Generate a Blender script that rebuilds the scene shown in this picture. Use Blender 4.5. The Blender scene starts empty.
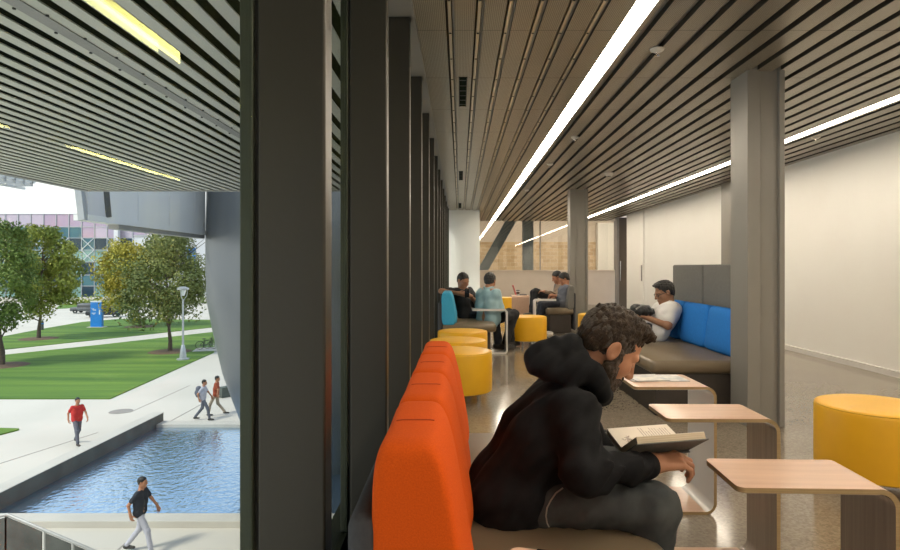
import bpy, bmesh, math, random
import numpy as np
from mathutils import Vector, Matrix
from mathutils.bvhtree import BVHTree
random.seed(7)
SC = bpy.context.scene
COL = SC.collection
PI = math.pi
F = 600.0
EYE = 1.22
GZ = -5.4            # outdoor ground, one storey below the lounge floor
CZ = 2.72            # ceiling height

def P(x, y, d):      # a point seen at pixel x, y and lying d metres ahead
    return Vector(((x - 460) * d / F, d, EYE - (y - 267) * d / F))
def G(x, y):         # the outdoor ground point seen at pixel x, y
    d = F * (EYE - GZ) / (y - 267)
    return ((x - 460) * d / F, d)

# ------------------------------------------------------------------ materials
def mat(name, col, rough=.5, metal=0.0, bump=None, var=None, spec=.5, coat=0.0, sheen=0.0, emit=None):
    m = bpy.data.materials.new(name); m.use_nodes = True
    nt = m.node_tree; b = nt.nodes['Principled BSDF']
    b.inputs['Base Color'].default_value = (*col, 1)
    b.inputs['Roughness'].default_value = rough
    b.inputs['Metallic'].default_value = metal
    b.inputs['Specular IOR Level'].default_value = spec
    if coat: b.inputs['Coat Weight'].default_value = coat; b.inputs['Coat Roughness'].default_value = .08
    if sheen: b.inputs['Sheen Weight'].default_value = sheen
    if emit:
        b.inputs['Emission Color'].default_value = (*emit[0], 1); b.inputs['Emission Strength'].default_value = emit[1]
    tc = nt.nodes.new('ShaderNodeTexCoord')
    if var:    # (scale, amount, second colour)
        n = nt.nodes.new('ShaderNodeTexNoise'); n.inputs['Scale'].default_value = var[0]; n.inputs['Detail'].default_value = 4
        nt.links.new(tc.outputs['Object'], n.inputs['Vector'])
        r = nt.nodes.new('ShaderNodeMapRange'); r.inputs['From Min'].default_value = .35; r.inputs['From Max'].default_value = .65
        nt.links.new(n.outputs['Fac'], r.inputs['Value'])
        x = nt.nodes.new('ShaderNodeMix'); x.data_type = 'RGBA'
        x.inputs[6].default_value = (*col, 1); x.inputs[7].default_value = (*var[1], 1)
        nt.links.new(r.outputs['Result'], x.inputs[0]); nt.links.new(x.outputs[2], b.inputs['Base Color'])
    if bump:   # (scale, strength, distance)
        n = nt.nodes.new('ShaderNodeTexNoise'); n.inputs['Scale'].default_value = bump[0]; n.inputs['Detail'].default_value = 3
        nt.links.new(tc.outputs['Object'], n.inputs['Vector'])
        u = nt.nodes.new('ShaderNodeBump'); u.inputs['Strength'].default_value = bump[1]; u.inputs['Distance'].default_value = bump[2] if len(bump) > 2 else .01
        nt.links.new(n.outputs['Fac'], u.inputs['Height']); nt.links.new(u.outputs['Normal'], b.inputs['Normal'])
    return m

def streak(name, c1, c2, scale, rough, coat=0.0, spec=.5):    # wood-like grain along X
    m = mat(name, c1, rough, coat=coat, spec=spec); nt = m.node_tree; b = nt.nodes['Principled BSDF']
    tc = nt.nodes.new('ShaderNodeTexCoord'); mp = nt.nodes.new('ShaderNodeMapping'); mp.inputs['Scale'].default_value = scale
    nt.links.new(tc.outputs['Object'], mp.inputs['Vector'])
    n = nt.nodes.new('ShaderNodeTexNoise'); n.inputs['Scale'].default_value = 1; n.inputs['Detail'].default_value = 5; n.inputs['Distortion'].default_value = .4
    nt.links.new(mp.outputs['Vector'], n.inputs['Vector'])
    r = nt.nodes.new('ShaderNodeMapRange'); r.inputs['From Min'].default_value = .3; r.inputs['From Max'].default_value = .7
    nt.links.new(n.outputs['Fac'], r.inputs['Value'])
    x = nt.nodes.new('ShaderNodeMix'); x.data_type = 'RGBA'; x.inputs[6].default_value = (*c1, 1); x.inputs[7].default_value = (*c2, 1)
    nt.links.new(r.outputs['Result'], x.inputs[0]); nt.links.new(x.outputs[2], b.inputs['Base Color'])
    return m

def glass(name, tint=(.95, .98, .96), ior=1.45, tintr=(1, 1, 1)):
    m = bpy.data.materials.new(name); m.use_nodes = True; nt = m.node_tree; nt.nodes.clear()
    o = nt.nodes.new('ShaderNodeOutputMaterial'); t = nt.nodes.new('ShaderNodeBsdfTransparent'); t.inputs['Color'].default_value = (*tint, 1)
    g = nt.nodes.new('ShaderNodeBsdfGlossy'); g.inputs['Roughness'].default_value = 0.0; g.inputs['Color'].default_value = (*tintr, 1)
    lw = nt.nodes.new('ShaderNodeLayerWeight'); lw.inputs['Blend'].default_value = .5
    pw = nt.nodes.new('ShaderNodeMath'); pw.operation = 'POWER'; pw.inputs[1].default_value = 5; nt.links.new(lw.outputs['Facing'], pw.inputs[0])
    r0 = ((ior-1)/(ior+1))**2; f = nt.nodes.new('ShaderNodeMath'); f.operation = 'MULTIPLY_ADD'; f.inputs[1].default_value = .9; f.inputs[2].default_value = r0; nt.links.new(pw.outputs[0], f.inputs[0])
    x = nt.nodes.new('ShaderNodeMixShader')
    nt.links.new(f.outputs[0], x.inputs[0]); nt.links.new(t.outputs[0], x.inputs[1]); nt.links.new(g.outputs[0], x.inputs[2])
    nt.links.new(x.outputs[0], o.inputs['Surface'])
    return m

M = {}
M['wall'] = mat('painted wall', (.84, .825, .78), .55, var=(1.2, (.82, .80, .755)))
M['pier'] = mat('white pier', (.78, .80, .77), .5, var=(2, (.76, .78, .75)))
M['lowwall'] = mat('beige half wall', (.66, .57, .48), .5, var=(3, (.63, .545, .455)))
M['mullion'] = mat('bronze mullion', (.040, .036, .027), .36, .4, bump=(60, .03))
M['frame'] = mat('green grey glazing frame', (.048, .055, .038), .4, .4, bump=(50, .03))
M['rubber'] = mat('black gasket', (.012, .012, .011), .6, var=(30, (.02, .02, .018)))
M['column'] = mat('grey painted steel', (.255, .24, .215), .38, .1, bump=(30, .03), var=(2, (.24, .225, .20)))
M['bluesteel'] = mat('blue grey steel', (.17, .22, .26), .45, .1, var=(2, (.15, .20, .24)))
M['orange'] = mat('orange wool', (.70, .10, .007), .9, bump=(420, .35, .002), var=(300, (.62, .082, .006)), spec=.15)
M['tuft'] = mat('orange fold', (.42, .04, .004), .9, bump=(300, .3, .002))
M['cyan'] = mat('turquoise fabric', (.045, .36, .56), .85, bump=(200, .3, .002), var=(60, (.04, .32, .52)))
M['blue'] = mat('royal blue fabric', (.022, .19, .60), .85, bump=(200, .3, .002), var=(60, (.02, .17, .54)), spec=.2)
M['charcoal'] = mat('charcoal fabric', (.05, .05, .055), .85, bump=(250, .3, .002), var=(80, (.04, .04, .045)))
M['greypanel'] = mat('grey felt panel', (.16, .155, .14), .9, bump=(250, .3, .002), var=(40, (.145, .14, .125)))
M['leather'] = mat('taupe leather', (.175, .135, .085), .38, bump=(160, .12, .002), var=(5, (.16, .12, .075)))
M['yellow'] = mat('yellow vinyl', (.80, .43, .012), .42, bump=(220, .08, .002), var=(6, (.76, .40, .012)))
M['yellowseam'] = mat('yellow piping', (.66, .36, .01), .5, bump=(100, .1))
M['chrome'] = mat('chrome', (.75, .75, .75), .12, 1.0, var=(10, (.7, .7, .7)))
M['wood'] = streak('pale pink oak veneer', (.62, .405, .285), (.54, .34, .235), (3, 45, 45), .32, coat=.15)
M['woodinner'] = streak('taupe inner face', (.36, .29, .23), (.29, .23, .18), (60, 60, 2.5), .22, coat=.4)  # taupe inner faces for the nearer tables; the magazine table's is white
M['ply'] = streak('plywood edge', (.42, .29, .14), (.30, .20, .09), (4, 4, 300), .5)
M['whitelam'] = mat('white laminate', (.72, .70, .67), .25, coat=.3, var=(4, (.69, .67, .64)))
M['paper'] = mat('magazine paper', (.74, .70, .64), .35, var=(14, (.40, .42, .46)))
M['page'] = mat('book page', (.78, .70, .60), .8, var=(9, (.75, .67, .57)))
M['pageblock'] = streak('page edges', (.62, .52, .38), (.48, .38, .26), (3, 3, 700), .8)
M['ink'] = mat('brown ink', (.30, .23, .20), .8, var=(90, (.55, .46, .40)))
M['cover'] = mat('grey book cloth', (.15, .15, .14), .55, bump=(200, .2, .002), var=(12, (.11, .11, .105)))
M['hoodie'] = mat('black hoodie knit', (.010, .010, .0115), .85, bump=(260, .25, .002), var=(30, (.007, .007, .008)), spec=.2)
M['jeans'] = mat('dark grey denim', (.072, .077, .076), .85, bump=(500, .4, .002), var=(16, (.046, .051, .053)), spec=.2)
M['thread'] = mat('pale seam', (.35, .33, .28), .8, bump=(300, .2))
M['skin'] = mat('skin', (.47, .225, .125), .5, bump=(220, .06, .002), var=(25, (.42, .185, .10)))
M['skindark'] = mat('brown skin', (.33, .165, .09), .5, bump=(220, .05, .002), var=(25, (.29, .14, .075)))
M['hair'] = mat('dark brown hair', (.020, .012, .007), .55, bump=(170, .8, .006), var=(45, (.048, .030, .017)), spec=.25)
M['hairgrey'] = mat('short dark hair sides', (.045, .036, .028), .6, bump=(400, .6, .003), var=(110, (.085, .068, .052)))
M['beard'] = mat('dark beard', (.035, .022, .014), .7, bump=(420, .8, .003), var=(120, (.08, .05, .032)))
M['blackhair'] = mat('black hair', (.010, .009, .008), .5, bump=(200, .6, .004), var=(60, (.018, .016, .014)))
M['eye'] = mat('eye', (.55, .52, .48), .2, var=(5, (.5, .47, .44)))
M['lips'] = mat('lips', (.36, .13, .09), .5, var=(60, (.32, .11, .08)))
M['white_cloth'] = mat('white cotton', (.72, .70, .68), .85, bump=(150, .2, .002), var=(10, (.68, .66, .64)))
M['blackcloth'] = mat('black cotton', (.012, .012, .013), .85, bump=(150, .2, .002), var=(12, (.018, .018, .02)))
M['paleblue'] = mat('pale blue cotton', (.34, .50, .55), .85, bump=(120, .3, .002), var=(9, (.29, .44, .49)))
M['tancloth'] = mat('tan cloth', (.30, .21, .14), .85, bump=(150, .2, .002), var=(14, (.25, .17, .11)))
M['navy'] = mat('navy denim', (.018, .022, .032), .8, bump=(150, .2, .002), var=(14, (.024, .028, .04)))
M['red_cloth'] = mat('red shirt', (.55, .035, .03), .85, var=(6, (.5, .03, .028)))
M['rust_cloth'] = mat('rust shirt', (.36, .075, .035), .85, var=(6, (.32, .065, .03)))
M['lilac_cloth'] = mat('pale grey shirt', (.48, .48, .54), .85, var=(6, (.44, .44, .5)))
M['khaki'] = mat('khaki', (.38, .32, .24), .85, var=(6, (.35, .29, .22)))
M['greycloth'] = mat('grey blue trousers', (.13, .14, .17), .85, var=(6, (.11, .12, .15)))
M['shoe'] = mat('dark shoe', (.03, .028, .026), .6, var=(20, (.05, .045, .04)))
M['bagblack'] = mat('black nylon bag', (.012, .012, .012), .55, bump=(40, .3, .01), var=(20, (.03, .03, .03)))
M['phone'] = mat('black phone', (.012, .012, .014), .15, var=(5, (.015, .015, .017)))
M['laptop'] = mat('coral laptop shell', (.75, .13, .11), .4, var=(5, (.7, .11, .1)))
M['cup'] = mat('white cup', (.7, .68, .64), .4, var=(5, (.66, .64, .6)))
M['sleeve'] = mat('brown cup sleeve', (.14, .07, .035), .7, var=(30, (.11, .05, .025)))
M['concrete'] = mat('pale pavement', (.60, .555, .475), .8, bump=(6, .1), var=(.25, (.54, .50, .425)))
M['joint'] = mat('pavement joint', (.30, .28, .25), .9, var=(4, (.26, .24, .21)))
M['poolwall'] = mat('pool wall concrete', (.12, .14, .125), .85, bump=(4, .2), var=(1.3, (.088, .104, .093)), spec=.2)
M['kerb'] = mat('pale kerb stone', (.55, .52, .45), .7, bump=(5, .1), var=(.8, (.49, .46, .40)))
M['trunk'] = mat('bark', (.07, .052, .038), .9, bump=(20, .8, .03), var=(8, (.11, .085, .065)))
M['mulch'] = mat('mulch', (.16, .10, .06), .95, bump=(15, .6, .03), var=(10, (.10, .065, .04)))
M['fern'] = mat('leaf dark green', (.075, .135, .020), .65, var=(.45, (.14, .20, .028)))
M['leafmid'] = mat('leaf olive green', (.14, .19, .022), .65, var=(.45, (.26, .275, .03)))
M['leafyellow'] = mat('leaf yellow green', (.30, .30, .03), .65, var=(.4, (.42, .34, .035)))
M['leafgrey'] = mat('leaf grey green', (.10, .135, .035), .65, var=(.45, (.17, .19, .04)))
M['soffitwhite'] = mat('pale metal slat', (.62, .62, .57), .4, .05, var=(.8, (.55, .57, .50)))
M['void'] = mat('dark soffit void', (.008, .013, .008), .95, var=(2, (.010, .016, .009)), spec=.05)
M['soffitplate'] = mat('grey cover plate', (.33, .33, .32), .5, .2, var=(3, (.30, .30, .29)))
M['screw'] = mat('dark screw', (.015, .015, .015), .5, var=(30, (.02, .02, .02)))
M['panelwhite'] = mat('white metal panel', (.76, .77, .77), .45, .0, var=(.6, (.72, .73, .73)))
M['paneldark'] = mat('dark grey metal', (.11, .115, .12), .5, .3, var=(.8, (.09, .095, .10)))
M['drum'] = mat('brushed grey metal', (.25, .265, .28), .42, .75, bump=(3, .05), var=(.5, (.22, .235, .25)))
M['lamp'] = mat('grey lamp metal', (.42, .44, .46), .4, .4, var=(6, (.38, .40, .42)))
M['lampglass'] = mat('lamp glass', (.75, .78, .80), .2, var=(6, (.7, .73, .75)))
M['signblue'] = mat('blue sign', (.012, .22, .70), .4, var=(1.5, (.012, .20, .65)))
M['signwhite'] = mat('white sign paint', (.75, .80, .85), .5, var=(3, (.7, .75, .8)))
M['black'] = mat('black paint', (.012, .012, .013), .45, var=(20, (.018, .018, .019)))
M['g_pink'] = mat('pink glass', (.46, .31, .39), .15, .3, var=(.12, (.36, .33, .46)))
M['g_pale'] = mat('pale violet glass', (.52, .42, .51), .15, .3, var=(.12, (.44, .40, .48)))
M['g_teal'] = mat('teal glass', (.07, .18, .21), .12, .3, var=(.2, (.05, .13, .17)))
M['g_green'] = mat('green glass', (.24, .39, .35), .15, .3, var=(.15, (.17, .30, .28)))
M['g_dark'] = mat('dark blue glass', (.022, .055, .09), .12, .3, var=(.2, (.018, .04, .065)))
M['bldwhite'] = mat('white cladding', (.62, .63, .66), .6, var=(.2, (.57, .58, .61)))
M['fence'] = mat('galvanised rail', (.42, .42, .40), .45, .5, var=(8, (.36, .36, .34)))
M['basebrown'] = mat('dark brown plinth', (.045, .036, .03), .6, bump=(120, .1), var=(10, (.038, .03, .025)))
M['fabric_screen'] = mat('dark mesh screen', (.055, .058, .052), .8, bump=(60, .3), var=(2.2, (.10, .105, .095)))
M['alu'] = mat('white aluminium', (.68, .67, .65), .3, .2, var=(6, (.64, .63, .61)))
M['brownpanel'] = mat('brown door recess', (.14, .115, .09), .5, var=(2, (.12, .10, .08)))
M['doorframe'] = mat('grey door frame', (.30, .29, .28), .4, .3, var=(4, (.27, .26, .25)))
M['detector'] = mat('white detector', (.65, .62, .56), .4, var=(10, (.6, .57, .52)))
M['light'] = mat('light diffuser', (.9, .86, .78), .4, emit=((1, .875, .70), 23.0))
M['lightout'] = mat('soffit light diffuser', (.22, .22, .10), .5, emit=((1, .95, .38), .62), spec=.2)
M['lighthousing'] = mat('soffit light reflector', (.75, .55, .35), .5, var=(4, (.7, .52, .33)))
M['glass'] = glass('window glass', (.965, .985, .965), tintr=(.40, .42, .17))
M['glass2'] = glass('partition glass', (.94, .95, .93), 1.75)

def nodes(m): return m.node_tree, m.node_tree.nodes['Principled BSDF']
def floor_mat():
    m = mat('polished concrete', (.30, .25, .19), .12, spec=.6); nt, b = nodes(m)
    tc = nt.nodes.new('ShaderNodeTexCoord')
    v = nt.nodes.new('ShaderNodeTexVoronoi'); v.inputs['Scale'].default_value = 85; nt.links.new(tc.outputs['Object'], v.inputs['Vector'])
    r = nt.nodes.new('ShaderNodeValToRGB'); e = r.color_ramp.elements
    e[0].color = (.14, .115, .085, 1); e[1].color = (.34, .29, .23, 1)
    sep = nt.nodes.new('ShaderNodeSeparateColor'); nt.links.new(v.outputs['Color'], sep.inputs[0]); nt.links.new(sep.outputs[0], r.inputs['Fac'])
    n = nt.nodes.new('ShaderNodeTexNoise'); n.inputs['Scale'].default_value = 1.4; n.inputs['Detail'].default_value = 6; nt.links.new(tc.outputs['Object'], n.inputs['Vector'])
    x = nt.nodes.new('ShaderNodeMix'); x.data_type = 'RGBA'; x.inputs[0].default_value = .42
    r2 = nt.nodes.new('ShaderNodeValToRGB'); e = r2.color_ramp.elements; e[0].position = .3; e[1].position = .7
    e[0].color = (.185, .15, .112, 1); e[1].color = (.265, .222, .17, 1); nt.links.new(n.outputs['Fac'], r2.inputs['Fac'])
    nt.links.new(r2.outputs[0], x.inputs[6]); nt.links.new(r.outputs[0], x.inputs[7]); nt.links.new(x.outputs[2], b.inputs['Base Color'])
    rr = nt.nodes.new('ShaderNodeMapRange'); rr.inputs['To Min'].default_value = .08; rr.inputs['To Max'].default_value = .2
    nt.links.new(n.outputs['Fac'], rr.inputs['Value']); nt.links.new(rr.outputs[0], b.inputs['Roughness'])
    return m
M['floor'] = floor_mat()
def ceil_mat():      # perforated pans: fine lines along the room, seams across it
    m = mat('perforated ceiling pan', (.36, .325, .27), .33, .55); nt, b = nodes(m)
    tc = nt.nodes.new('ShaderNodeTexCoord'); s = nt.nodes.new('ShaderNodeSeparateXYZ'); nt.links.new(tc.outputs['Object'], s.inputs[0])
    def mth(op, a, bb=None):
        k = nt.nodes.new('ShaderNodeMath'); k.operation = op
        for i, q in enumerate((a, bb)):
            if q is None: continue
            if isinstance(q, (int, float)): k.inputs[i].default_value = q
            else: nt.links.new(q, k.inputs[i])
        return k.outputs[0]
    fx = mth('FRACT', mth('MULTIPLY', s.outputs[0], 90)); fy = mth('FRACT', mth('MULTIPLY', s.outputs[1], 90))
    hole = mth('MULTIPLY', mth('LESS_THAN', mth('ABSOLUTE', mth('SUBTRACT', fx, .5)), .27), mth('LESS_THAN', mth('ABSOLUTE', mth('SUBTRACT', fy, .5)), .3))
    seam = mth('LESS_THAN', mth('FRACT', mth('DIVIDE', mth('ADD', s.outputs[1], .02), .955)), .006)
    mk = mth('MINIMUM', mth('ADD', mth('MULTIPLY', hole, .75), seam), 1.0)
    x = nt.nodes.new('ShaderNodeMix'); x.data_type = 'RGBA'; x.inputs[6].default_value = (.38, .34, .265, 1); x.inputs[7].default_value = (.045, .038, .025, 1)
    nt.links.new(mk, x.inputs[0]); nt.links.new(x.outputs[2], b.inputs['Base Color'])
    return m
M['ceiling'] = ceil_mat()
M['ceilslot'] = mat('ceiling slot strip', (.60, .52, .38), .3, .5, var=(3, (.52, .45, .33)))
M['ceilside'] = mat('ceiling slot side', (.045, .04, .03), .6, .2, var=(3, (.038, .034, .026)))
def brick_mat():
    m = mat('tan brick', (.45, .33, .2), .85); nt, b = nodes(m)
    tc = nt.nodes.new('ShaderNodeTexCoord'); mp = nt.nodes.new('ShaderNodeMapping'); mp.inputs['Rotation'].default_value = (PI/2, 0, 0)
    nt.links.new(tc.outputs['Object'], mp.inputs['Vector'])
    k = nt.nodes.new('ShaderNodeTexBrick'); k.inputs['Scale'].default_value = 1.6
    k.inputs['Color1'].default_value = (.48, .33, .18, 1); k.inputs['Color2'].default_value = (.64, .48, .30, 1); k.inputs['Mortar'].default_value = (.62, .52, .39, 1)
    k.inputs['Mortar Size'].default_value = .012
    nt.links.new(mp.outputs[0], k.inputs['Vector']); nt.links.new(k.outputs['Color'], b.inputs['Base Color'])
    return m
M['brick'] = brick_mat()
def grass_mat():
    m = mat('mown grass', (.10, .26, .02), .85, bump=(30, .6, .03)); nt, b = nodes(m)
    tc = nt.nodes.new('ShaderNodeTexCoord'); mp = nt.nodes.new('ShaderNodeMapping'); mp.inputs['Rotation'].default_value = (0, 0, .35); mp.inputs['Scale'].default_value = (.09, .9, 1)
    nt.links.new(tc.outputs['Object'], mp.inputs['Vector'])
    n = nt.nodes.new('ShaderNodeTexNoise'); n.inputs['Scale'].default_value = 1.0; n.inputs['Detail'].default_value = 6; nt.links.new(mp.outputs[0], n.inputs['Vector'])
    r = nt.nodes.new('ShaderNodeValToRGB'); e = r.color_ramp.elements; e[0].position = .3; e[1].position = .7
    e[0].color = (.050, .125, .010, 1); e[1].color = (.135, .235, .022, 1)
    nt.links.new(n.outputs['Fac'], r.inputs['Fac']); nt.links.new(r.outputs[0], b.inputs['Base Color'])
    return m
M['grass'] = grass_mat()
def water_mat():
    m = mat('pool water', (.22, .28, .33), .04, .92, spec=.5); nt, b = nodes(m)
    b.inputs['Base Color'].default_value = (.42, .56, .70, 1); b.inputs['IOR'].default_value = 1.33
    tc = nt.nodes.new('ShaderNodeTexCoord'); mp = nt.nodes.new('ShaderNodeMapping'); mp.inputs['Scale'].default_value = (1.0, 1.0, 1)
    nt.links.new(tc.outputs['Object'], mp.inputs['Vector'])
    n = nt.nodes.new('ShaderNodeTexNoise'); n.inputs['Scale'].default_value = 5.5; n.inputs['Detail'].default_value = 3; nt.links.new(mp.outputs[0], n.inputs['Vector'])
    u = nt.nodes.new('ShaderNodeBump'); u.inputs['Strength'].default_value = .30; u.inputs['Distance'].default_value = .09
    nt.links.new(n.outputs['Fac'], u.inputs['Height']); nt.links.new(u.outputs['Normal'], b.inputs['Normal'])
    return m
M['water'] = water_mat()

# ------------------------------------------------------------------ mesh helpers
class MB:
    def __init__(s): s.bm = bmesh.new()
    def _mi(s, faces, mi):
        for f in faces: f.material_index = mi
    def box(s, x0, x1, y0, y1, z0, z1, mi=0, R=None, bev=0.0):
        bm = s.bm
        if bev:
            t = bmesh.new(); bmesh.ops.create_cube(t, size=1.0)
            bmesh.ops.scale(t, vec=(x1-x0, y1-y0, z1-z0), verts=t.verts)
            bmesh.ops.bevel(t, geom=t.edges[:], offset=bev, segments=3, profile=.5, affect='EDGES')
            bmesh.ops.translate(t, vec=((x0+x1)/2, (y0+y1)/2, (z0+z1)/2), verts=t.verts)
            if R: bmesh.ops.transform(t, matrix=R, verts=t.verts)
            s.merge(t, mi); return s
        vs = [Vector((x, y, z)) for x in (x0, x1) for y in (y0, y1) for z in (z0, z1)]
        if R: vs = [R @ v for v in vs]
        v = [bm.verts.new(q) for q in vs]
        for f in ((0,1,3,2), (4,6,7,5), (0,4,5,1), (2,3,7,6), (0,2,6,4), (1,5,7,3)):
            bm.faces.new([v[i] for i in f]).material_index = mi
        return s
    def merge(s, t, mi=0):
        mp = {v: s.bm.verts.new(v.co) for v in t.verts}
        for f in t.faces: s.bm.faces.new([mp[v] for v in f.verts]).material_index = mi
        t.free()
    def tube(s, pts, r, n=8, mi=0, r1=None, closed=False):
        bm = s.bm; pts = [Vector(p) for p in pts]; N = len(pts); rings = []
        up = None
        for i, p in enumerate(pts):
            if closed: t = (pts[(i+1) % N] - pts[i-1])
            else: t = (pts[min(i+1, N-1)] - pts[max(i-1, 0)])
            t.normalize()
            if up is None:
                up = Vector((0, 0, 1)) if abs(t.z) < .9 else Vector((1, 0, 0))
            a = t.cross(up); a.normalize(); b = a.cross(t); b.normalize(); up = b
            rr = r if r1 is None else r + (r1 - r) * i / max(1, N-1)
            rings.append([bm.verts.new(p + (a*math.cos(2*PI*k/n) + b*math.sin(2*PI*k/n)) * rr) for k in range(n)])
        for i in range(N if closed else N-1):
            A, B = rings[i], rings[(i+1) % N]
            for k in range(n):
                bm.faces.new((A[k], A[(k+1) % n], B[(k+1) % n], B[k])).material_index = mi
        if not closed:
            bm.faces.new(rings[0][::-1]).material_index = mi; bm.faces.new(rings[-1]).material_index = mi
        return s
    def lathe(s, prof, c=(0, 0, 0), n=40, mi=0, cap=True):
        bm = s.bm; rings = []
        for r, z in prof:
            rings.append([bm.verts.new((c[0]+r*math.cos(2*PI*k/n), c[1]+r*math.sin(2*PI*k/n), c[2]+z)) for k in range(n)])
        for A, B in zip(rings, rings[1:]):
            for k in range(n): bm.faces.new((A[k], A[(k+1) % n], B[(k+1) % n], B[k])).material_index = mi
        if cap:
            bm.faces.new(rings[0][::-1]).material_index = mi; bm.faces.new(rings[-1]).material_index = mi
        return s
    def prism(s, poly, z0, z1, mi=0):      # polygon in XY
        bm = s.bm
        a = [bm.verts.new((x, y, z0)) for x, y in poly]; b = [bm.verts.new((x, y, z1)) for x, y in poly]
        n = len(poly)
        bm.faces.new(a[::-1]).material_index = mi; bm.faces.new(b).material_index = mi
        for i in range(n): bm.faces.new((a[i], a[(i+1) % n], b[(i+1) % n], b[i])).material_index = mi
        return s
    def ribbon(s, outer, inner, y0, y1, mis=(0, 1, 2)):   # XZ strip swept along Y; outer / inner / edge materials
        bm = s.bm
        o0 = [bm.verts.new((x, y0, z)) for x, z in outer]; o1 = [bm.verts.new((x, y1, z)) for x, z in outer]
        i0 = [bm.verts.new((x, y0, z)) for x, z in inner]; i1 = [bm.verts.new((x, y1, z)) for x, z in inner]
        for k in range(len(outer)-1):
            bm.faces.new((o0[k], o0[k+1], o1[k+1], o1[k])).material_index = mis[0]
            bm.faces.new((i0[k], i1[k], i1[k+1], i0[k+1])).material_index = mis[1]
            bm.faces.new((o0[k], i0[k], i0[k+1], o0[k+1])).material_index = mis[2]
            bm.faces.new((o1[k], o1[k+1], i1[k+1], i1[k])).material_index = mis[2]
        bm.faces.new((o0[0], o1[0], i1[0], i0[0])).material_index = mis[2]
        bm.faces.new((o0[-1], i0[-1], i1[-1], o1[-1])).material_index = mis[2]
        return s
    def torus(s, c, R, r, axis='Y', n=24, mi=0):
        pts = []
        for k in range(n):
            a = 2*PI*k/n; u, v = R*math.cos(a), R*math.sin(a)
            pts.append(Vector(c) + (Vector((u, 0, v)) if axis == 'Y' else Vector((u, v, 0)) if axis == 'Z' else Vector((0, u, v))))
        return s.tube(pts, r, 6, mi, closed=True)
    def puff(s, c, h, e=(.35, .35), n=28, mi=0, bulge=None, R=None):   # superellipsoid pillow: half sizes h, exponents e
        bm = s.bm; rows = []
        sg = lambda w, m: math.copysign(abs(w)**m, w)
        for i in range(n+1):
            v = -PI/2 + PI*i/n; row = []
            for k in range(2*n):
                u = 2*PI*k/(2*n)
                p = Vector((h[0]*sg(math.cos(v), e[1])*sg(math.cos(u), e[0]), h[1]*sg(math.cos(v), e[1])*sg(math.sin(u), e[0]), h[2]*sg(math.sin(v), e[1])))
                if bulge: p = bulge(p)
                if R: p = R @ p
                row.append(bm.verts.new(p + Vector(c)))
            rows.append(row)
        for A, B in zip(rows, rows[1:]):
            for k in range(2*n):
                bm.faces.new((A[k], A[(k+1) % (2*n)], B[(k+1) % (2*n)], B[k])).material_index = mi
        bmesh.ops.remove_doubles(bm, verts=bm.verts[:], dist=1e-6)
        return s
    def obj(s, name, mats, parent=None, smooth=True, loc=None, rz=0):
        bmesh.ops.recalc_face_normals(s.bm, faces=s.bm.faces[:])
        me = bpy.data.meshes.new(name); s.bm.to_mesh(me); s.bm.free()
        return link(name, me, mats, parent, smooth, loc, rz)
def link(name, me, mats, parent=None, smooth=True, loc=None, rz=0):
    for m in (mats if isinstance(mats, (list, tuple)) else [mats]): me.materials.append(m)
    if smooth:
        me.polygons.foreach_set('use_smooth', [True]*len(me.polygons))
        try: me.set_sharp_from_angle(angle=math.radians(35))
        except Exception: pass
    o = bpy.data.objects.new(name, me); COL.objects.link(o)
    if parent: o.parent = parent
    if loc is not None: o.location = loc
    o.rotation_euler.z = rz
    return o
def tag(o, label, cat, group=None):
    o['label'] = label; o['category'] = cat
    if group: o['group'] = group
    return o
def thing(name, label, cat, loc=(0, 0, 0), rz=0, group=None):
    o = bpy.data.objects.new(name, None); COL.objects.link(o); o.location = loc; o.rotation_euler.z = rz
    o.empty_display_size = .1
    return tag(o, label, cat, group)
def struct(o, label=None):
    o['kind'] = 'structure'
    if label: o['label'] = label
    return o
def kids(o): return [c for c in bpy.data.objects if c.parent == o]
def dup(o, loc, rz, label, group=None, mats=None):
    r = o.copy(); COL.objects.link(r); r.location = loc; r.rotation_euler.z = rz; r['label'] = label
    if group: r['group'] = group
    for c in kids(o):
        q = c.copy(); COL.objects.link(q); q.parent = r
        for g in kids(c):
            w = g.copy(); COL.objects.link(w); w.parent = q
    return r

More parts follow.
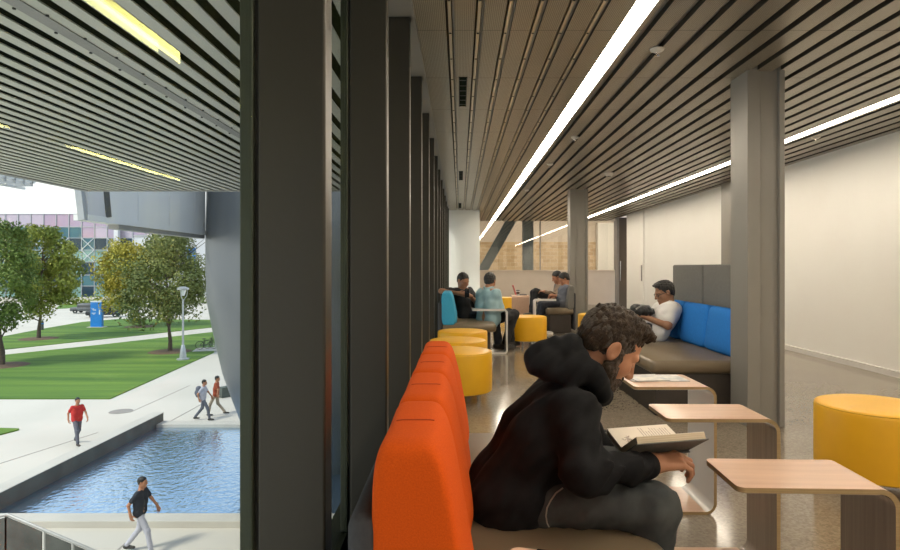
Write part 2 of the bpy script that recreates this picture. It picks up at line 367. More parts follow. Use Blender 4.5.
# ------------------------------------------------------------------ signed-distance bodies
class SD:
    def __init__(s): s.p = []
    def cap(s, a, b, ra, rb=None, k=.02, op=1): s.p.append(('c', np.array(a, float), np.array(b, float), ra, ra if rb is None else rb, k, op)); return s
    def ell(s, c, r, R=None, k=.02, op=1): s.p.append(('e', np.array(c, float), np.array(r, float), np.eye(3) if R is None else np.array(R, float), k, op)); return s
    def cut(s, n, c, k=.004): s.p.append(('p', np.array(n, float), c, k)); return s      # keep n.p < c
    def bounds(s):
        lo = np.full(3, 1e9); hi = -lo
        for q in s.p:
            if q[0] == 'c' and q[6] > 0:
                for v, r in ((q[1], q[3]), (q[2], q[4])): lo = np.minimum(lo, v-r); hi = np.maximum(hi, v+r)
            elif q[0] == 'e' and q[5] > 0:
                e = np.sqrt(((q[3]*q[2][None, :])**2).sum(1)); lo = np.minimum(lo, q[1]-e); hi = np.maximum(hi, q[1]+e)
        return lo, hi
    def mesh(s, h, noise=None):
        lo, hi = s.bounds(); lo = lo - 4*h - .02; hi = hi + 4*h + .02
        n = np.ceil((hi-lo)/h).astype(int)+1
        ax = [lo[i]+h*np.arange(n[i]) for i in range(3)]
        D = np.full(n, 1.0, np.float32)
        for q in s.p:
            if q[0] == 'p':
                X, Y, Z = ax[0][:, None, None], ax[1][None, :, None], ax[2][None, None, :]
                d = (q[1][0]*X+q[1][1]*Y+q[1][2]*Z - q[2]).astype(np.float32); k = q[3]
                hh = np.clip(.5-.5*(D-d)/k, 0, 1); D = D*(1-hh)+d*hh + k*hh*(1-hh); continue
            if q[0] == 'c':
                k, op = q[5], q[6]
                l = np.minimum(q[1]-q[3], q[2]-q[4]); u = np.maximum(q[1]+q[3], q[2]+q[4])
            else:
                k, op = q[4], q[5]; e = np.sqrt(((q[3]*q[2][None, :])**2).sum(1)); l = q[1]-e; u = q[1]+e
            m = k + 3*h
            i0 = np.clip(np.floor((l-m-lo)/h).astype(int), 0, n-1); i1 = np.clip(np.ceil((u+m-lo)/h).astype(int)+1, 1, n)
            if (i1 <= i0).any(): continue
            sl = tuple(slice(i0[i], i1[i]) for i in range(3))
            X = ax[0][sl[0]][:, None, None]; Y = ax[1][sl[1]][None, :, None]; Z = ax[2][sl[2]][None, None, :]
            if q[0] == 'c':
                a, b = q[1], q[2]; ba = b-a; L = max(float(ba@ba), 1e-9)
                px, py, pz = X-a[0], Y-a[1], Z-a[2]
                t = np.clip((px*ba[0]+py*ba[1]+pz*ba[2])/L, 0, 1)
                d = np.sqrt((px-t*ba[0])**2+(py-t*ba[1])**2+(pz-t*ba[2])**2) - (q[3]+(q[4]-q[3])*t)
            else:
                R = q[3]; px, py, pz = X-q[1][0], Y-q[1][1], Z-q[1][2]
                lx = (R[0, 0]*px+R[1, 0]*py+R[2, 0]*pz); ly = (R[0, 1]*px+R[1, 1]*py+R[2, 1]*pz); lz = (R[0, 2]*px+R[1, 2]*py+R[2, 2]*pz)
                r = q[2]; k0 = np.sqrt((lx/r[0])**2+(ly/r[1])**2+(lz/r[2])**2); k1 = np.sqrt((lx/r[0]**2)**2+(ly/r[1]**2)**2+(lz/r[2]**2)**2)+1e-9
                d = k0*(k0-1)/k1
            d = d.astype(np.float32); A = D[sl]
            if op > 0:
                hh = np.clip(.5+.5*(A-d)/k, 0, 1); D[sl] = A*(1-hh)+d*hh - k*hh*(1-hh)
            else:
                d = -d; hh = np.clip(.5-.5*(A-d)/k, 0, 1); D[sl] = A*(1-hh)+d*hh + k*hh*(1-hh)
        if noise:
            rng = np.random.RandomState(3)
            for amp, wl in noise:
                acc = np.zeros(n, np.float32)
                for _ in range(6):
                    v = rng.normal(size=3); v *= 2*PI/(wl*np.linalg.norm(v))*rng.uniform(.7, 1.4); ph = rng.uniform(0, 6.28)
                    acc += np.sin((v[0]*ax[0][:, None, None]+v[1]*ax[1][None, :, None]+v[2]*ax[2][None, None, :]+ph).astype(np.float32))
                D += amp*acc/3
        return nets(D, lo, h)
def nets(D, lo, h):
    S = D < 0
    c = [slice(0, -1), slice(1, None)]
    cnt = np.zeros(tuple(x-1 for x in D.shape), np.int8)
    for i in (0, 1):
        for j in (0, 1):
            for k in (0, 1): cnt += S[c[i], c[j], c[k]]
    act = (cnt > 0) & (cnt < 8); I = np.argwhere(act); idx = np.full(act.shape, -1, np.int64); idx[act] = np.arange(len(I))
    acc = np.zeros((len(I), 3)); num = np.zeros(len(I))
    off = [(i, j, k) for i in (0, 1) for j in (0, 1) for k in (0, 1)]
    val = {o: D[I[:, 0]+o[0], I[:, 1]+o[1], I[:, 2]+o[2]].astype(float) for o in off}
    for o in off:
        for a in range(3):
            if o[a] == 0:
                o2 = list(o); o2[a] = 1; o2 = tuple(o2); v0, v1 = val[o], val[o2]
                m = (v0 < 0) != (v1 < 0); t = np.where(m, v0/np.where(m, v0-v1, 1), 0)
                p = np.tile(np.array(o, float), (len(I), 1)); p[:, a] += t
                acc[m] += p[m]; num[m] += 1
    V = (I + acc/num[:, None])*h + lo
    Q = []
    def at(E, d1, d2, a, b):
        E = E.copy(); E[:, a] += d1; E[:, b] += d2; return idx[E[:, 0], E[:, 1], E[:, 2]]
    for a in range(3):
        b, cc = (a+1) % 3, (a+2) % 3
        s0 = [slice(None)]*3; s1 = [slice(None)]*3; s0[a] = slice(0, -1); s1[a] = slice(1, None)
        A, B = S[tuple(s0)], S[tuple(s1)]; E = np.argwhere(A != B)
        ok = (E[:, b] > 0) & (E[:, cc] > 0) & (E[:, b] < D.shape[b]-1) & (E[:, cc] < D.shape[cc]-1); E = E[ok]
        ins = A[E[:, 0], E[:, 1], E[:, 2]]
        q = np.stack([at(E, -1, -1, b, cc), at(E, 0, -1, b, cc), at(E, 0, 0, b, cc), at(E, -1, 0, b, cc)], 1)
        q[~ins] = q[~ins][:, ::-1]; Q.append(q)
    return V, np.concatenate(Q)
def sdobj(name, parts, mats, parent=None, mis=None, origin=None):   # parts: list of (V, Q)
    Vs, Qs, o, mi = [], [], 0, []
    for i, (V, Q) in enumerate(parts):
        Vs.append(V); Qs.append(Q+o); o += len(V); mi += [mis[i] if mis else 0]*len(Q)
    V = np.concatenate(Vs); Q = np.concatenate(Qs)
    if origin is not None: V = V - np.array(origin)
    me = bpy.data.meshes.new(name); me.from_pydata(V.tolist(), [], Q.tolist())
    if mis: me.polygons.foreach_set('material_index', mi)
    me.polygons.foreach_set('use_smooth', [True]*len(Q)); me.update()
    for m in (mats if isinstance(mats, (list, tuple)) else [mats]): me.materials.append(m)
    ob = bpy.data.objects.new(name, me); COL.objects.link(ob)
    if parent: ob.parent = parent
    return ob

def basis(fwd, pitch, roll=0):   # head basis: columns forward, left, up; fwd horizontal yaw vector, pitch down positive
    f = Vector((fwd[0], fwd[1], 0)).normalized(); l = Vector((0, 0, 1)).cross(f); u = Vector((0, 0, 1))
    R = Matrix.Rotation(pitch, 3, l); f2 = R @ f; u2 = R @ u
    if roll: q = Matrix.Rotation(roll, 3, f2); l = q @ l; u2 = q @ u2
    return np.array([list(f2), list(l), list(u2)]).T
class Head:
    def __init__(s, c, R, k=1.0): s.c = np.array(c, float); s.R = R; s.k = k
    def w(s, p): return s.c + s.R @ (np.array(p, float)*s.k)
    def cap(s, S, a, b, ra, rb=None, k=.01, op=1): S.cap(s.w(a), s.w(b), ra*s.k, None if rb is None else rb*s.k, k, op)
    def ell(s, S, c, r, k=.01, op=1, rot=None): S.ell(s.w(c), np.array(r)*s.k, s.R if rot is None else s.R @ rot, k, op)
    def cut(s, S, n, c, k=.004):
        n = np.array(n, float); n /= np.linalg.norm(n); wn = s.R @ n; S.cut(wn, c*s.k + wn @ s.c, k)
    def skin(s, S):
        s.ell(S, (-.010, 0, .030), (.096, .074, .084)); s.ell(S, (.032, 0, -.028), (.062, .061, .084), k=.03)
        s.ell(S, (.038, 0, -.076), (.050, .049, .036), k=.03); s.ell(S, (.078, 0, -.104), (.021, .022, .018), k=.025)
        for q in (-1, 1):
            s.ell(S, (.058, q*.044, -.028), (.028, .022, .024), k=.02)
            s.cap(S, (.074, q*.046, .018), (.088, q*.014, .019), .010, .010, k=.012)
            s.ell(S, (.094, q*.031, -.002), (.016, .018, .011), k=.012, op=-1)
            s.ell(S, (.076, q*.031, -.003), (.0135, .0145, .0125), k=.004)
            s.ell(S, (-.006, q*.077, -.008), (.019, .010, .030), k=.008, rot=np.array(Matrix.Rotation(-.15, 3, 'Y')))
            s.ell(S, (.000, q*.090, -.005), (.0115, .0105, .020), k=.005, op=-1)
            s.ell(S, (.103, q*.0125, -.036), (.011, .0085, .0085), k=.006)
        s.cap(S, (.090, 0, .012), (.113, 0, -.030), .0085, .0125, k=.012)
        s.ell(S, (.112, 0, -.033), (.012, .011, .010), k=.006)
        s.cap(S, (.088, -.022, -.064), (.088, .022, -.064), .009, k=.01); s.cap(S, (.094, -.012, -.062), (.094, .012, -.062), .008, k=.006)
        s.cap(S, (.090, -.013, -.076), (.090, .013, -.076), .009, k=.006)
        s.cap(S, (.104, -.022, -.069), (.104, .022, -.069), .0035, k=.004, op=-1)
    def hair(s, S, vol=0.0, top=0.0):
        s.ell(S, (-.014, 0, .036), (.104+vol, .084+vol*.6, .092+vol))
        s.ell(S, (-.040, 0, -.008), (.066+vol, .070+vol*.6, .090), k=.03)
        if top: s.ell(S, (.045, 0, .098), (.056, .056, .022+top), k=.03); s.ell(S, (.046, 0, .094), (.030, .046, .018+top*.6), k=.02)
        s.cut(S, (.72, 0, -1), .010); s.cut(S, (1.3, 0, -1), .016)
        s.ell(S, (.002, .092, -.012), (.034, .026, .044), k=.006, op=-1); s.ell(S, (.002, -.092, -.012), (.034, .026, .044), k=.006, op=-1)
        s.ell(S, (.132, 0, .014), (.062, .095, .084), k=.01, op=-1)

def hand_prims(S, w, fwd, dors, thumb, curl=(.5, .6, .4), spread=.06, thumb_curl=.4, s=1.0):
    """palm + five fingers; w wrist, fwd along the hand, dors back of the hand, thumb +1/-1 = side of thumb (fwd x dors)"""
    w = np.array(w, float); f = np.array(fwd, float); f /= np.linalg.norm(f); d = np.array(dors, float); d -= f*(d@f); d /= np.linalg.norm(d)
    l = np.cross(d, f)*thumb
    pt = lambda a, b, c: w + s*(a*f + b*l + c*d)
    S.cap(pt(-.03, 0, 0), pt(.02, 0, 0), .026*s, .025*s, k=.01)
    kn = [(.092, .030, .002), (.096, .010, .004), (.091, -.011, .003), (.082, -.030, 0)]
    for q in kn: S.cap(pt(.015, q[1]*.55, 0), pt(q[0], q[1], q[2]-.004), .0165*s, .0115*s, k=.012)
    S.ell(pt(.045, .026, -.012), (.030*s, .016*s, .015*s), np.stack([f, l, d], 1), k=.012)
    ln = [(.040, .025, .020), (.044, .029, .021), (.041, .027, .021), (.033, .020, .019)]
    for i, (q, L) in enumerate(zip(kn, ln)):
        ang = 0; p = np.array(q); sp = (1.5-i)*spread
        for j in range(3):
            cj = curl[j]; cj = cj[i] if isinstance(cj, (tuple, list)) else cj
            ang += cj; dv = np.array([math.cos(ang), math.sin(sp)*math.cos(ang), -math.sin(ang)]); p2 = p + L[j]*dv
            S.cap(pt(*p), pt(*p2), (.0098-.0009*j-(.0012 if i == 3 else 0))*s, (.0092-.0010*j-(.0012 if i == 3 else 0))*s, k=.0035); p = p2
    p = np.array((.022, .026, -.010)); a = thumb_curl
    for j, (L, r) in enumerate(((.044, .0135), (.033, .0105), (.027, .0092))):
        dv = np.array([math.cos(.75-a*j*.5), math.sin(.75-a*j*.5), -.25-.2*j*a]); dv /= np.linalg.norm(dv); p2 = p + L*dv
        S.cap(pt(*p), pt(*p2), r*s, (r-.0012)*s, k=.005); p = p2

def person(label, fwd, pelvis, neck, head_c, head_fwd, pitch, arms, legs, vox, mats, short=False, group=None, vh=None, vhand=None,
           hairvol=0.0, hairtop=0.0, shirt_extra=None, shirt_noise=None, pant_noise=None, full=True, hoodie=False, shirt_name='shirt', roll=0, hair_noise=None, shoes=True, hand_kw=None, head_k=1.0):
    """arms: ((elbow, wrist, hand dir, dorsal), ...) right then left; legs: ((knee, ankle), ...) right then left"""
    vh = vh or vox; vhand = vhand or vox
    f = Vector((fwd[0], fwd[1], 0)).normalized(); lat = Vector((0, 0, 1)).cross(f)
    pelvis, neck = Vector(pelvis), Vector(neck); ax = (neck-pelvis).normalized()
    fr = lat.cross(ax).normalized()   # torso front
    if fr.dot(f) < 0: fr = -fr
    sh = [neck - ax*.055 + lat*(q*.165) for q in (-1, 1)]; hp = [pelvis + lat*(q*.088) for q in (-1, 1)]
    H = Head(head_c, basis(head_fwd, pitch, roll), head_k)
    A = lambda v: np.array(v, float)
    # body ----------------------------------------------------------------
    S = SD(); H.skin(S); nb = H.w((-.028, 0, -.055)); S.cap(nb, A(neck - ax*.03), .050, .058, k=.025)
    if not hoodie: S.cap(A(neck-ax*.04-lat*.09), A(neck-ax*.04+lat*.09), .05, k=.04)
    head_part = S.mesh(vh)
    S = SD()
    for q in (-1, 1):
        S.cap(A(pelvis+lat*q*.07), A(neck-ax*.10+lat*q*.085), .088, .080, k=.05)
    S.cap(A(pelvis), A(neck-ax*.05), .09, .06, k=.05)
    for i, (el, wr, hd, do) in enumerate(arms):
        el, wr = Vector(el), Vector(wr)
        S.cap(A(sh[i]), A(el), .043 if short else .036, .037 if short else .032, k=.03); S.cap(A(el), A(wr), .037 if short else .032, .025, k=.02)
    for i, (kn, an) in enumerate(legs):
        S.cap(A(hp[i]), A(Vector(kn)), .070, .046, k=.04); S.cap(A(Vector(kn)), A(Vector(an)), .044, .032, k=.03)
    body_part = S.mesh(max(vox, .008)); parts = [head_part, body_part]
    for i, (el, wr, hd, do) in enumerate(arms):
        S = SD(); kw = dict((hand_kw or [{}, {}])[i]); hand_prims(S, wr, hd, do, 1 if i == 0 else -1, **kw)
        S.cap(A(Vector(wr)), A(Vector(wr)+(Vector(el)-Vector(wr))*.45), .0265, .031, k=.02); parts.append(S.mesh(vhand))
    body = sdobj('person', parts, mats['skin']); tag(body, label, 'person', group)
    # hair ----------------------------------------------------------------
    S = SD(); H.hair(S, hairvol, hairtop); hair = sdobj('hair', [S.mesh(vh, hair_noise)], mats['hair'], body)
    # shirt ---------------------------------------------------------------
    S = SD()
    for q in (-1, 1):
        S.cap(A(pelvis+lat*q*.075-ax*.02), A(pelvis+ax*.22+lat*q*.085), .108, .108, k=.05)
        S.cap(A(pelvis+ax*.20+lat*q*.085), A(neck-ax*.13+lat*q*.09), .106, .098, k=.06)
    S.cap(A(neck-ax*.07-lat*.15), A(neck-ax*.07+lat*.15), .064, k=.05)
    S.cap(A(neck-ax*.10), A(neck-ax*.005), .085, .066, k=.04)
    for i, (el, wr, hd, do) in enumerate(arms):
        el, wr = Vector(el), Vector(wr)
        if short: S.cap(A(sh[i]), A(sh[i].lerp(el, .62)), .062, .057, k=.04)
        else:
            S.cap(A(sh[i]), A(el), .066 if hoodie else .058, .056 if hoodie else .047, k=.045); S.cap(A(el), A(wr.lerp(el, .06)), .055 if hoodie else .046, .040 if hoodie else .036, k=.03)
    for i, (kn, an) in enumerate(legs):      # hem follows the thighs a little
        S.cap(A(hp[i]), A(hp[i].lerp(Vector(kn), .10)), .098, .092, k=.04)
    if shirt_extra: shirt_extra(S, dict(neck=neck, ax=ax, lat=lat, fr=fr, sh=sh, pelvis=pelvis, H=H))
    if not hoodie: S.cap(A(neck+ax*.07+fr*.01), A(neck+ax*.02+fr*.005), .062, .058, k=.008, op=-1)
    shirt = sdobj(shirt_name, [S.mesh(vox, shirt_noise or [(.004, .09)])], mats['shirt'], body)
    # trousers ------------------------------------------------------------
    S = SD(); S.cap(A(hp[0]), A(hp[1]), .086, k=.03)
    for i, (kn, an) in enumerate(legs):
        kn, an = Vector(kn), Vector(an)
        S.cap(A(hp[i]), A(kn), .084, .066, k=.04); S.cap(A(kn), A(an.lerp(kn, .04)), .064, .055, k=.035)
    trousers = sdobj('jeans' if hoodie else 'trousers', [S.mesh(vox, pant_noise or [(.004, .08)])], mats['pants'], body)
    if shoes:
        for i, (kn, an) in enumerate(legs):
            an = Vector(an); kn = Vector(kn); dr = f if full is True else Vector(full)
            S = SD(); z = an.z-.045
            b0 = Vector((an.x, an.y, z)); b1 = b0+dr*.155
            S.cap(A(b0-dr*.04), A(b1-Vector((0, 0, .012))), .042, .030, k=.02); S.cap(A(b0+Vector((0, 0, .04))), A(b0), .042, .045, k=.02)
            S.cap(A(b0+dr*.06+lat*.012), A(b1+dr*.01+lat*.008-Vector((0, 0, .012))), .036, .030, k=.02)
            S.cut((0, 0, -1), -(z-.043))
            sdobj('shoe', [S.mesh(max(vox, .006))], mats['shoe'], body)
    return body, H, trousers, shirt

# ================================================================== THE ROOM
# floor and slab
o = MB().box(-.30, 4.84, -6, 19.6, -.04, 0).obj('floor', M['floor'], smooth=False); struct(o, 'polished speckled concrete floor')
o = MB().box(-.62, -.30, -6, 16, -.6, 0).obj('trim_4', M['frame'], smooth=False); struct(o, 'floor edge under the window wall')
o = MB().box(-.30, 4.84, -6, 19.6, -.6, -.045).obj('trim_5', M['paneldark'], smooth=False); struct(o)
# right wall with a sliding door and base strip
o = MB().box(4.84, 5.0, -6, 15.72, 0, CZ+.1).obj('wall_right', M['wall'], smooth=False); struct(o, 'long plain cream wall on the right')
o = MB().box(4.84, 5.0, 15.72, 17.3, 0, CZ+.1).obj('wall_right_end', M['wall'], smooth=False); o.name = 'wall_right.001'; struct(o)
o = MB().box(4.815, 4.84, -6, 15.70, 0, .07).obj('baseboard_right', M['whitelam'], smooth=False); struct(o)
d = MB().box(4.80, 4.838, 15.74, 17.28, .01, CZ-.002, bev=.004).obj('door_1', M['wall'], smooth=False); struct(d, 'full-height cream sliding door with a bar handle')
h = MB().box(4.775, 4.80, 15.80, 15.85, .85, 1.27, bev=.006).obj('door_handle', M['doorframe'], d)
# pilaster in the right wall
o = MB().box(4.70, 4.838, 10.3, 10.8, 0, CZ-.002, bev=.004).obj('trim_6', M['column'], smooth=False); struct(o, 'grey pilaster on the cream wall')
# back wall behind the camera
o = MB().box(-.62, 5.0, -6.15, -6, -.6, CZ+.4).obj('wall_back', M['wall'], smooth=False); struct(o)
# white pier ending the window wall
o = MB().box(-.29, .52, 15.8, 16.15, 0, CZ+.05).obj('wall_pier', M['pier'], smooth=False); struct(o, 'white pier at the far end of the window wall')
o = MB().box(-.62, -.29, 15.8, 19.75, -.6, CZ+.4).obj('wall_left', M['frame'], smooth=False); struct(o)
# far half wall with glass above
o = MB().box(-.29, 5.1, 19.5, 19.62, 0, 1.09).box(-.29, 5.1, 19.47, 19.65, 1.09, 1.12).obj('wall_far', M['lowwall'], smooth=False); struct(o, 'low beige wall across the far end of the lounge')
w = MB().box(-.29, 5.03, 19.55, 19.56, 1.12, CZ+.05).obj('window_90', M['glass2'], smooth=False); w.name = 'window_9'; struct(w, 'glass above the low beige wall')
fr = MB().box(5.03, 5.10, 19.5, 19.62, 1.12, CZ).box(2.60, 2.63, 19.52, 19.6, 1.12, CZ).obj('window_frame', M['doorframe'], w, smooth=False)
d = MB().box(4.80, 5.14, 18.2, 18.27, 0, CZ).obj('door_2', M['brownpanel'], smooth=False); struct(d, 'brown door leaf beside the cream wall')
MB().box(4.73, 4.80, 18.1, 18.3, 0, CZ).obj('door_frame', M['doorframe'], d, smooth=False)
MB().tube([(4.85, 18.14, .8), (4.85, 18.14, 1.4)], .015).obj('door_handle', M['chrome'], d)
# room beyond the glass
o = MB().box(-2, 10, 26, 26.2, -.1, 2.3).obj('wall_beyond', M['brick'], smooth=False); struct(o, 'tan brick wall beyond the glass')
o = MB().box(-2, 10, 26, 26.2, 2.3, 4.2).obj('trim_7', M['lowwall'], smooth=False); struct(o, 'beige band above the brick')
o = MB().box(-2, 10, 19.8, 26.2, 3.9, 4.0).obj('ceiling_beyond', M['wall'], smooth=False); struct(o)
o = MB().box(-2, 10, 19.8, 26.2, -.14, -.1).obj('floor_beyond', M['floor'], smooth=False); struct(o)
o = MB().box(-2.1, -2, 19.8, 26.2, -.1, 4).obj('wall_beyond_left', M['lowwall'], smooth=False); struct(o)
o = MB().box(10, 10.1, 19.8, 26.2, -.1, 4).obj('wall_beyond_right', M['lowwall'], smooth=False); struct(o)
o = MB().box(4.98, 10, 17.32, 17.5, -.1, 4).box(4.98, 10, 19.62, 19.8, CZ, 4).box(-2, 4.98, 19.66, 19.8, CZ+.06, 4).obj('wall_beyond_near', M['lowwall'], smooth=False); struct(o)
o = MB().box(5.88, 6.75, 25.6, 25.98, 1.0, 3.1).obj('wall_panel', M['wall'], smooth=False); struct(o, 'cream panel on the brick wall beyond the glass')
# diagonal brace + blue column beyond the glass
b0, b1 = P(484, 268, 21.6), P(512, 219, 21.6)
dv = (b1-b0).normalized()
t = MB()
sd = Vector((dv.z, 0, -dv.x))
c4 = [b0-dv*1.5-sd*.17, b0-dv*1.5+sd*.17, b1+dv*.8+sd*.17, b1+dv*.8-sd*.17]
va = [t.bm.verts.new(v-Vector((0, .12, 0))) for v in c4]; vb = [t.bm.verts.new(v+Vector((0, .12, 0))) for v in c4]
t.bm.faces.new(va); t.bm.faces.new(vb[::-1])
for i in range(4): t.bm.faces.new((va[i], vb[i], vb[(i+1) % 4], va[(i+1) % 4]))
tag(t.obj('steel_brace', M['bluesteel'], smooth=False), 'slanting blue-grey steel brace behind the far glass', 'brace')
tag(MB().box(2.20, 2.24, 20.9, 21.25, -.1, 3.9).box(2.52, 2.56, 20.9, 21.25, -.1, 3.9).box(2.24, 2.52, 20.94, 20.98, -.1, 3.9).obj('steel_column', M['bluesteel'], smooth=False), 'upright blue-grey steel column behind the far glass', 'column')

# ceiling: pans, slots with strips, screws
t = MB(); x = -.27; zc = CZ
L1, L2 = (.995, 1.115), (3.82, 3.94)
slots = []
sc = -.06
while sc < 4.8: slots.append(sc); sc += .177
edges = [-.27]
Yc0, Yc1 = -6, 19.65
def inlight(c): return any(a-.06 < c < b+.06 for a, b in (L1, L2))
cuts = sorted([(s-.027, s+.027, 's') for s in slots if not inlight(s)] + [(*L1, 'l'), (*L2, 'l')])
x = -.27
for a, b, k in cuts:
    if a > x: t.box(x, a, Yc0, Yc1, zc, zc+.004, 0)
    if k == 's':
        t.box(a-.002, a+.001, Yc0, Yc1, zc+.001, zc+.055, 2); t.box(b-.001, b+.002, Yc0, Yc1, zc+.001, zc+.055, 2); t.box(a, b, Yc0, Yc1, zc+.05, zc+.055, 2)
        if b > 1.0: t.box(a, b, Yc0, Yc1, zc+.040, zc+.05, 4)
        if b < 1.0: t.box(a+.015, a+.034, Yc0, Yc1, zc+.008, zc+.05, 1); t.box(a+.040, b, Yc0, Yc1, zc+.022, zc+.05, 4)
        if b < 1.0:
            for j in range(1, 40):
                yy = 1.0+j*.478; t.lathe([(.008, 0), (.008, .006)], (a+.0245, yy, zc+.004), 6, 3)
    x = b
t.box(x, 4.84, Yc0, Yc1, zc, zc+.004, 0)
t.box(-.62, 5.0, Yc0, Yc1+.1, zc+.12, zc+.2, 2)
o = t.obj('ceiling', [M['ceiling'], M['ceilslot'], M['ceilside'], M['screw'], M['soffitplate']], smooth=False); struct(o, 'slotted metal pan ceiling')
o = MB().box(-.60, -.275, Yc0, 16, CZ+.045, CZ+.11).box(-.285, -.272, Yc0, 16, CZ-.0, CZ+.1).obj('trim_8', M['column'], smooth=False); struct(o, 'head trim above the window posts')
def lin_light(label, X, segs):
    e = thing('linear_light', label, 'light', ((X[0]+X[1])/2, segs[0], CZ), group='recessed light strips')
    w = (X[1]-X[0])/2
    MB().box(-w-.006, -w, 0, segs[-1]-segs[0], -.003, .05).box(w, w+.006, 0, segs[-1]-segs[0], -.003, .05).box(-w, w, 0, segs[-1]-segs[0], .05, .055).obj('housing', M['doorframe'], e, smooth=False)
    for a, b in zip(segs, segs[1:]):
        MB().box(-w, w, a-segs[0]+.014, b-segs[0]-.014, .004, .012).obj('diffuser', M['light'], e, smooth=False)
lin_light('glowing recessed ceiling light strip running above the middle of the lounge', L1, [-6, -.5, 4.66, 10, 15, 19.4])
lin_light('glowing recessed ceiling light strip running close to the cream wall', L2, [-6, -.8, 4.5, 9.8, 15, 19.4])
e = thing('linear_light', 'added unseen light brightening the brick room beyond the glass', 'light', (3, 23, 3.8))  # added light, out of view above, put in to brighten the brick
MB().box(-2.5, 5, -.16, .16, 0, .05).obj('diffuser', M['light'], e, smooth=False); MB().box(-2.5, 5, -.18, .18, .05, .1).obj('housing', M['doorframe'], e, smooth=False)
# ceiling fittings
def ceil_at(x, y):
    d = F*(CZ-EYE)/(267-y); return ((x-460)*d/F, d)
for i, (px, py, lb) in enumerate(((657, 49, 'white sprinkler in the ceiling just right of the bright middle strip, nearest one'), (575, 137, 'white sprinkler right of the middle light strip, above the second grey column'),
        (550, 164, 'small white sprinkler close to the middle strip, further along'), (527, 190, 'tiny white sprinkler near the far end of the middle strip'), (816, 137, 'white sprinkler in the ceiling between the wall strip and the cream wall'))):
    X, Y = ceil_at(px, py); e = thing('sprinkler', lb, 'sprinkler', (X, Y, CZ), group='ceiling sprinklers')
    MB().lathe([(.012, -.028), (.045, -.012), (.048, 0)], n=20).obj('cover_plate', M['detector'], e); MB().lathe([(.006, -.05), (.020, -.046), (.006, -.042), (.008, -.02)], n=12).obj('nozzle', M['chrome'], e)
X, Y = ceil_at(609, 173); e = thing('smoke_detector', 'round white smoke detector on the ceiling near the second grey column', 'smoke detector', (X, Y, CZ))
MB().lathe([(.05, -.05), (.07, -.03), (.075, -.01), (.075, 0)], n=24).obj('sensor_body', M['detector'], e); MB().lathe([(.02, -.065), (.03, -.05)], n=16).obj('sensor_cap', M['doorframe'], e)
for px, y0, y1, lb in ((463, 77, 106, 'black slot air vent in the ceiling left of the middle strip, nearest'), (461, 171, 180, 'black slot air vent in the ceiling midway along the window side'), (460, 203, 208, 'tiny black slot air vent near the white pier')):
    (X, Ya), (_, Yb) = ceil_at(px, y0), ceil_at(px, y1); e = thing('air_vent', lb, 'vent', (X, Ya, CZ), group='slot air vents')
    MB().box(-.028, .028, 0, Yb-Ya, -.004, -.001).obj('slot', M['void'], e, smooth=False); t = MB()
    t.box(-.034, -.028, -.01, Yb-Ya+.01, -.007, -.001).box(.028, .034, -.01, Yb-Ya+.01, -.007, -.001); 
    for j in range(6): t.box(-.028, .028, (Yb-Ya)*(j+.5)/6-.008, (Yb-Ya)*(j+.5)/6+.008, -.006, -.004)
    t.obj('grille', M['screw'], e, smooth=False)

# window wall: posts, glazing frames, panes
def mull_y(n): return 1.38 + (n-1)*1.16
k = 0
for n in range(-5, 14):
    y = mull_y(n); k += 1
    w = MB().box(-.466, -.31, y, y+.075, -.02, 2.765, bev=.006).obj('window_%d' % (100+k), M['mullion'], smooth=False); w.name = 'window_%d' % (10+k); struct(w, 'bronze window post with its pane')
    MB().box(-.475, -.466, y+.012, y+.063, -.02, 2.765).obj('gasket', M['rubber'], w, smooth=False)
    MB().box(-.506, -.475, y-.004, y+.079, -.05, 2.85, bev=.004).obj('window_frame', M['frame'], w, smooth=False)
    y2 = mull_y(n+1) if n < 13 else 15.8
    MB().box(-.503, -.478, y+.079, y2-.004, .10, 2.80).obj('pane', M['glass'], w, smooth=False)
    MB().box(-.506, -.475, y+.079, y2-.004, 0, .10).obj('bottom_rail', M['frame'], w, smooth=False)

# steel columns
def hcol(X0, X1, Y, label):
    e = thing('steel_column', label, 'column', ((X0+X1)/2, Y, 0), group='grey steel columns'); w = (X1-X0)/2; D = .29
    MB().box(-w, -w+.10, 0, D, 0, CZ+.06, bev=.004).obj('side_flange', M['column'], e, smooth=False)
    MB().box(-w+.10, w-.04, .03, D-.03, 0, CZ+.06).obj('face_panel', M['column'], e, smooth=False)
    MB().box(w-.04, w, 0, D, 0, CZ+.06, bev=.004).obj('edge_flange', M['column'], e, smooth=False)
    t = MB()
    for q in (-1, 1): t.box(q*w*.6-.02, q*w*.6+.02, -.012, -.0, .02, .06)
    return e
hcol(2.19, 2.475, 4.57, 'tall grey steel column nearest the camera, beside the blue sofa')
hcol(2.13, 2.48, 11.6, 'grey steel column further back, beside the far seated pair')

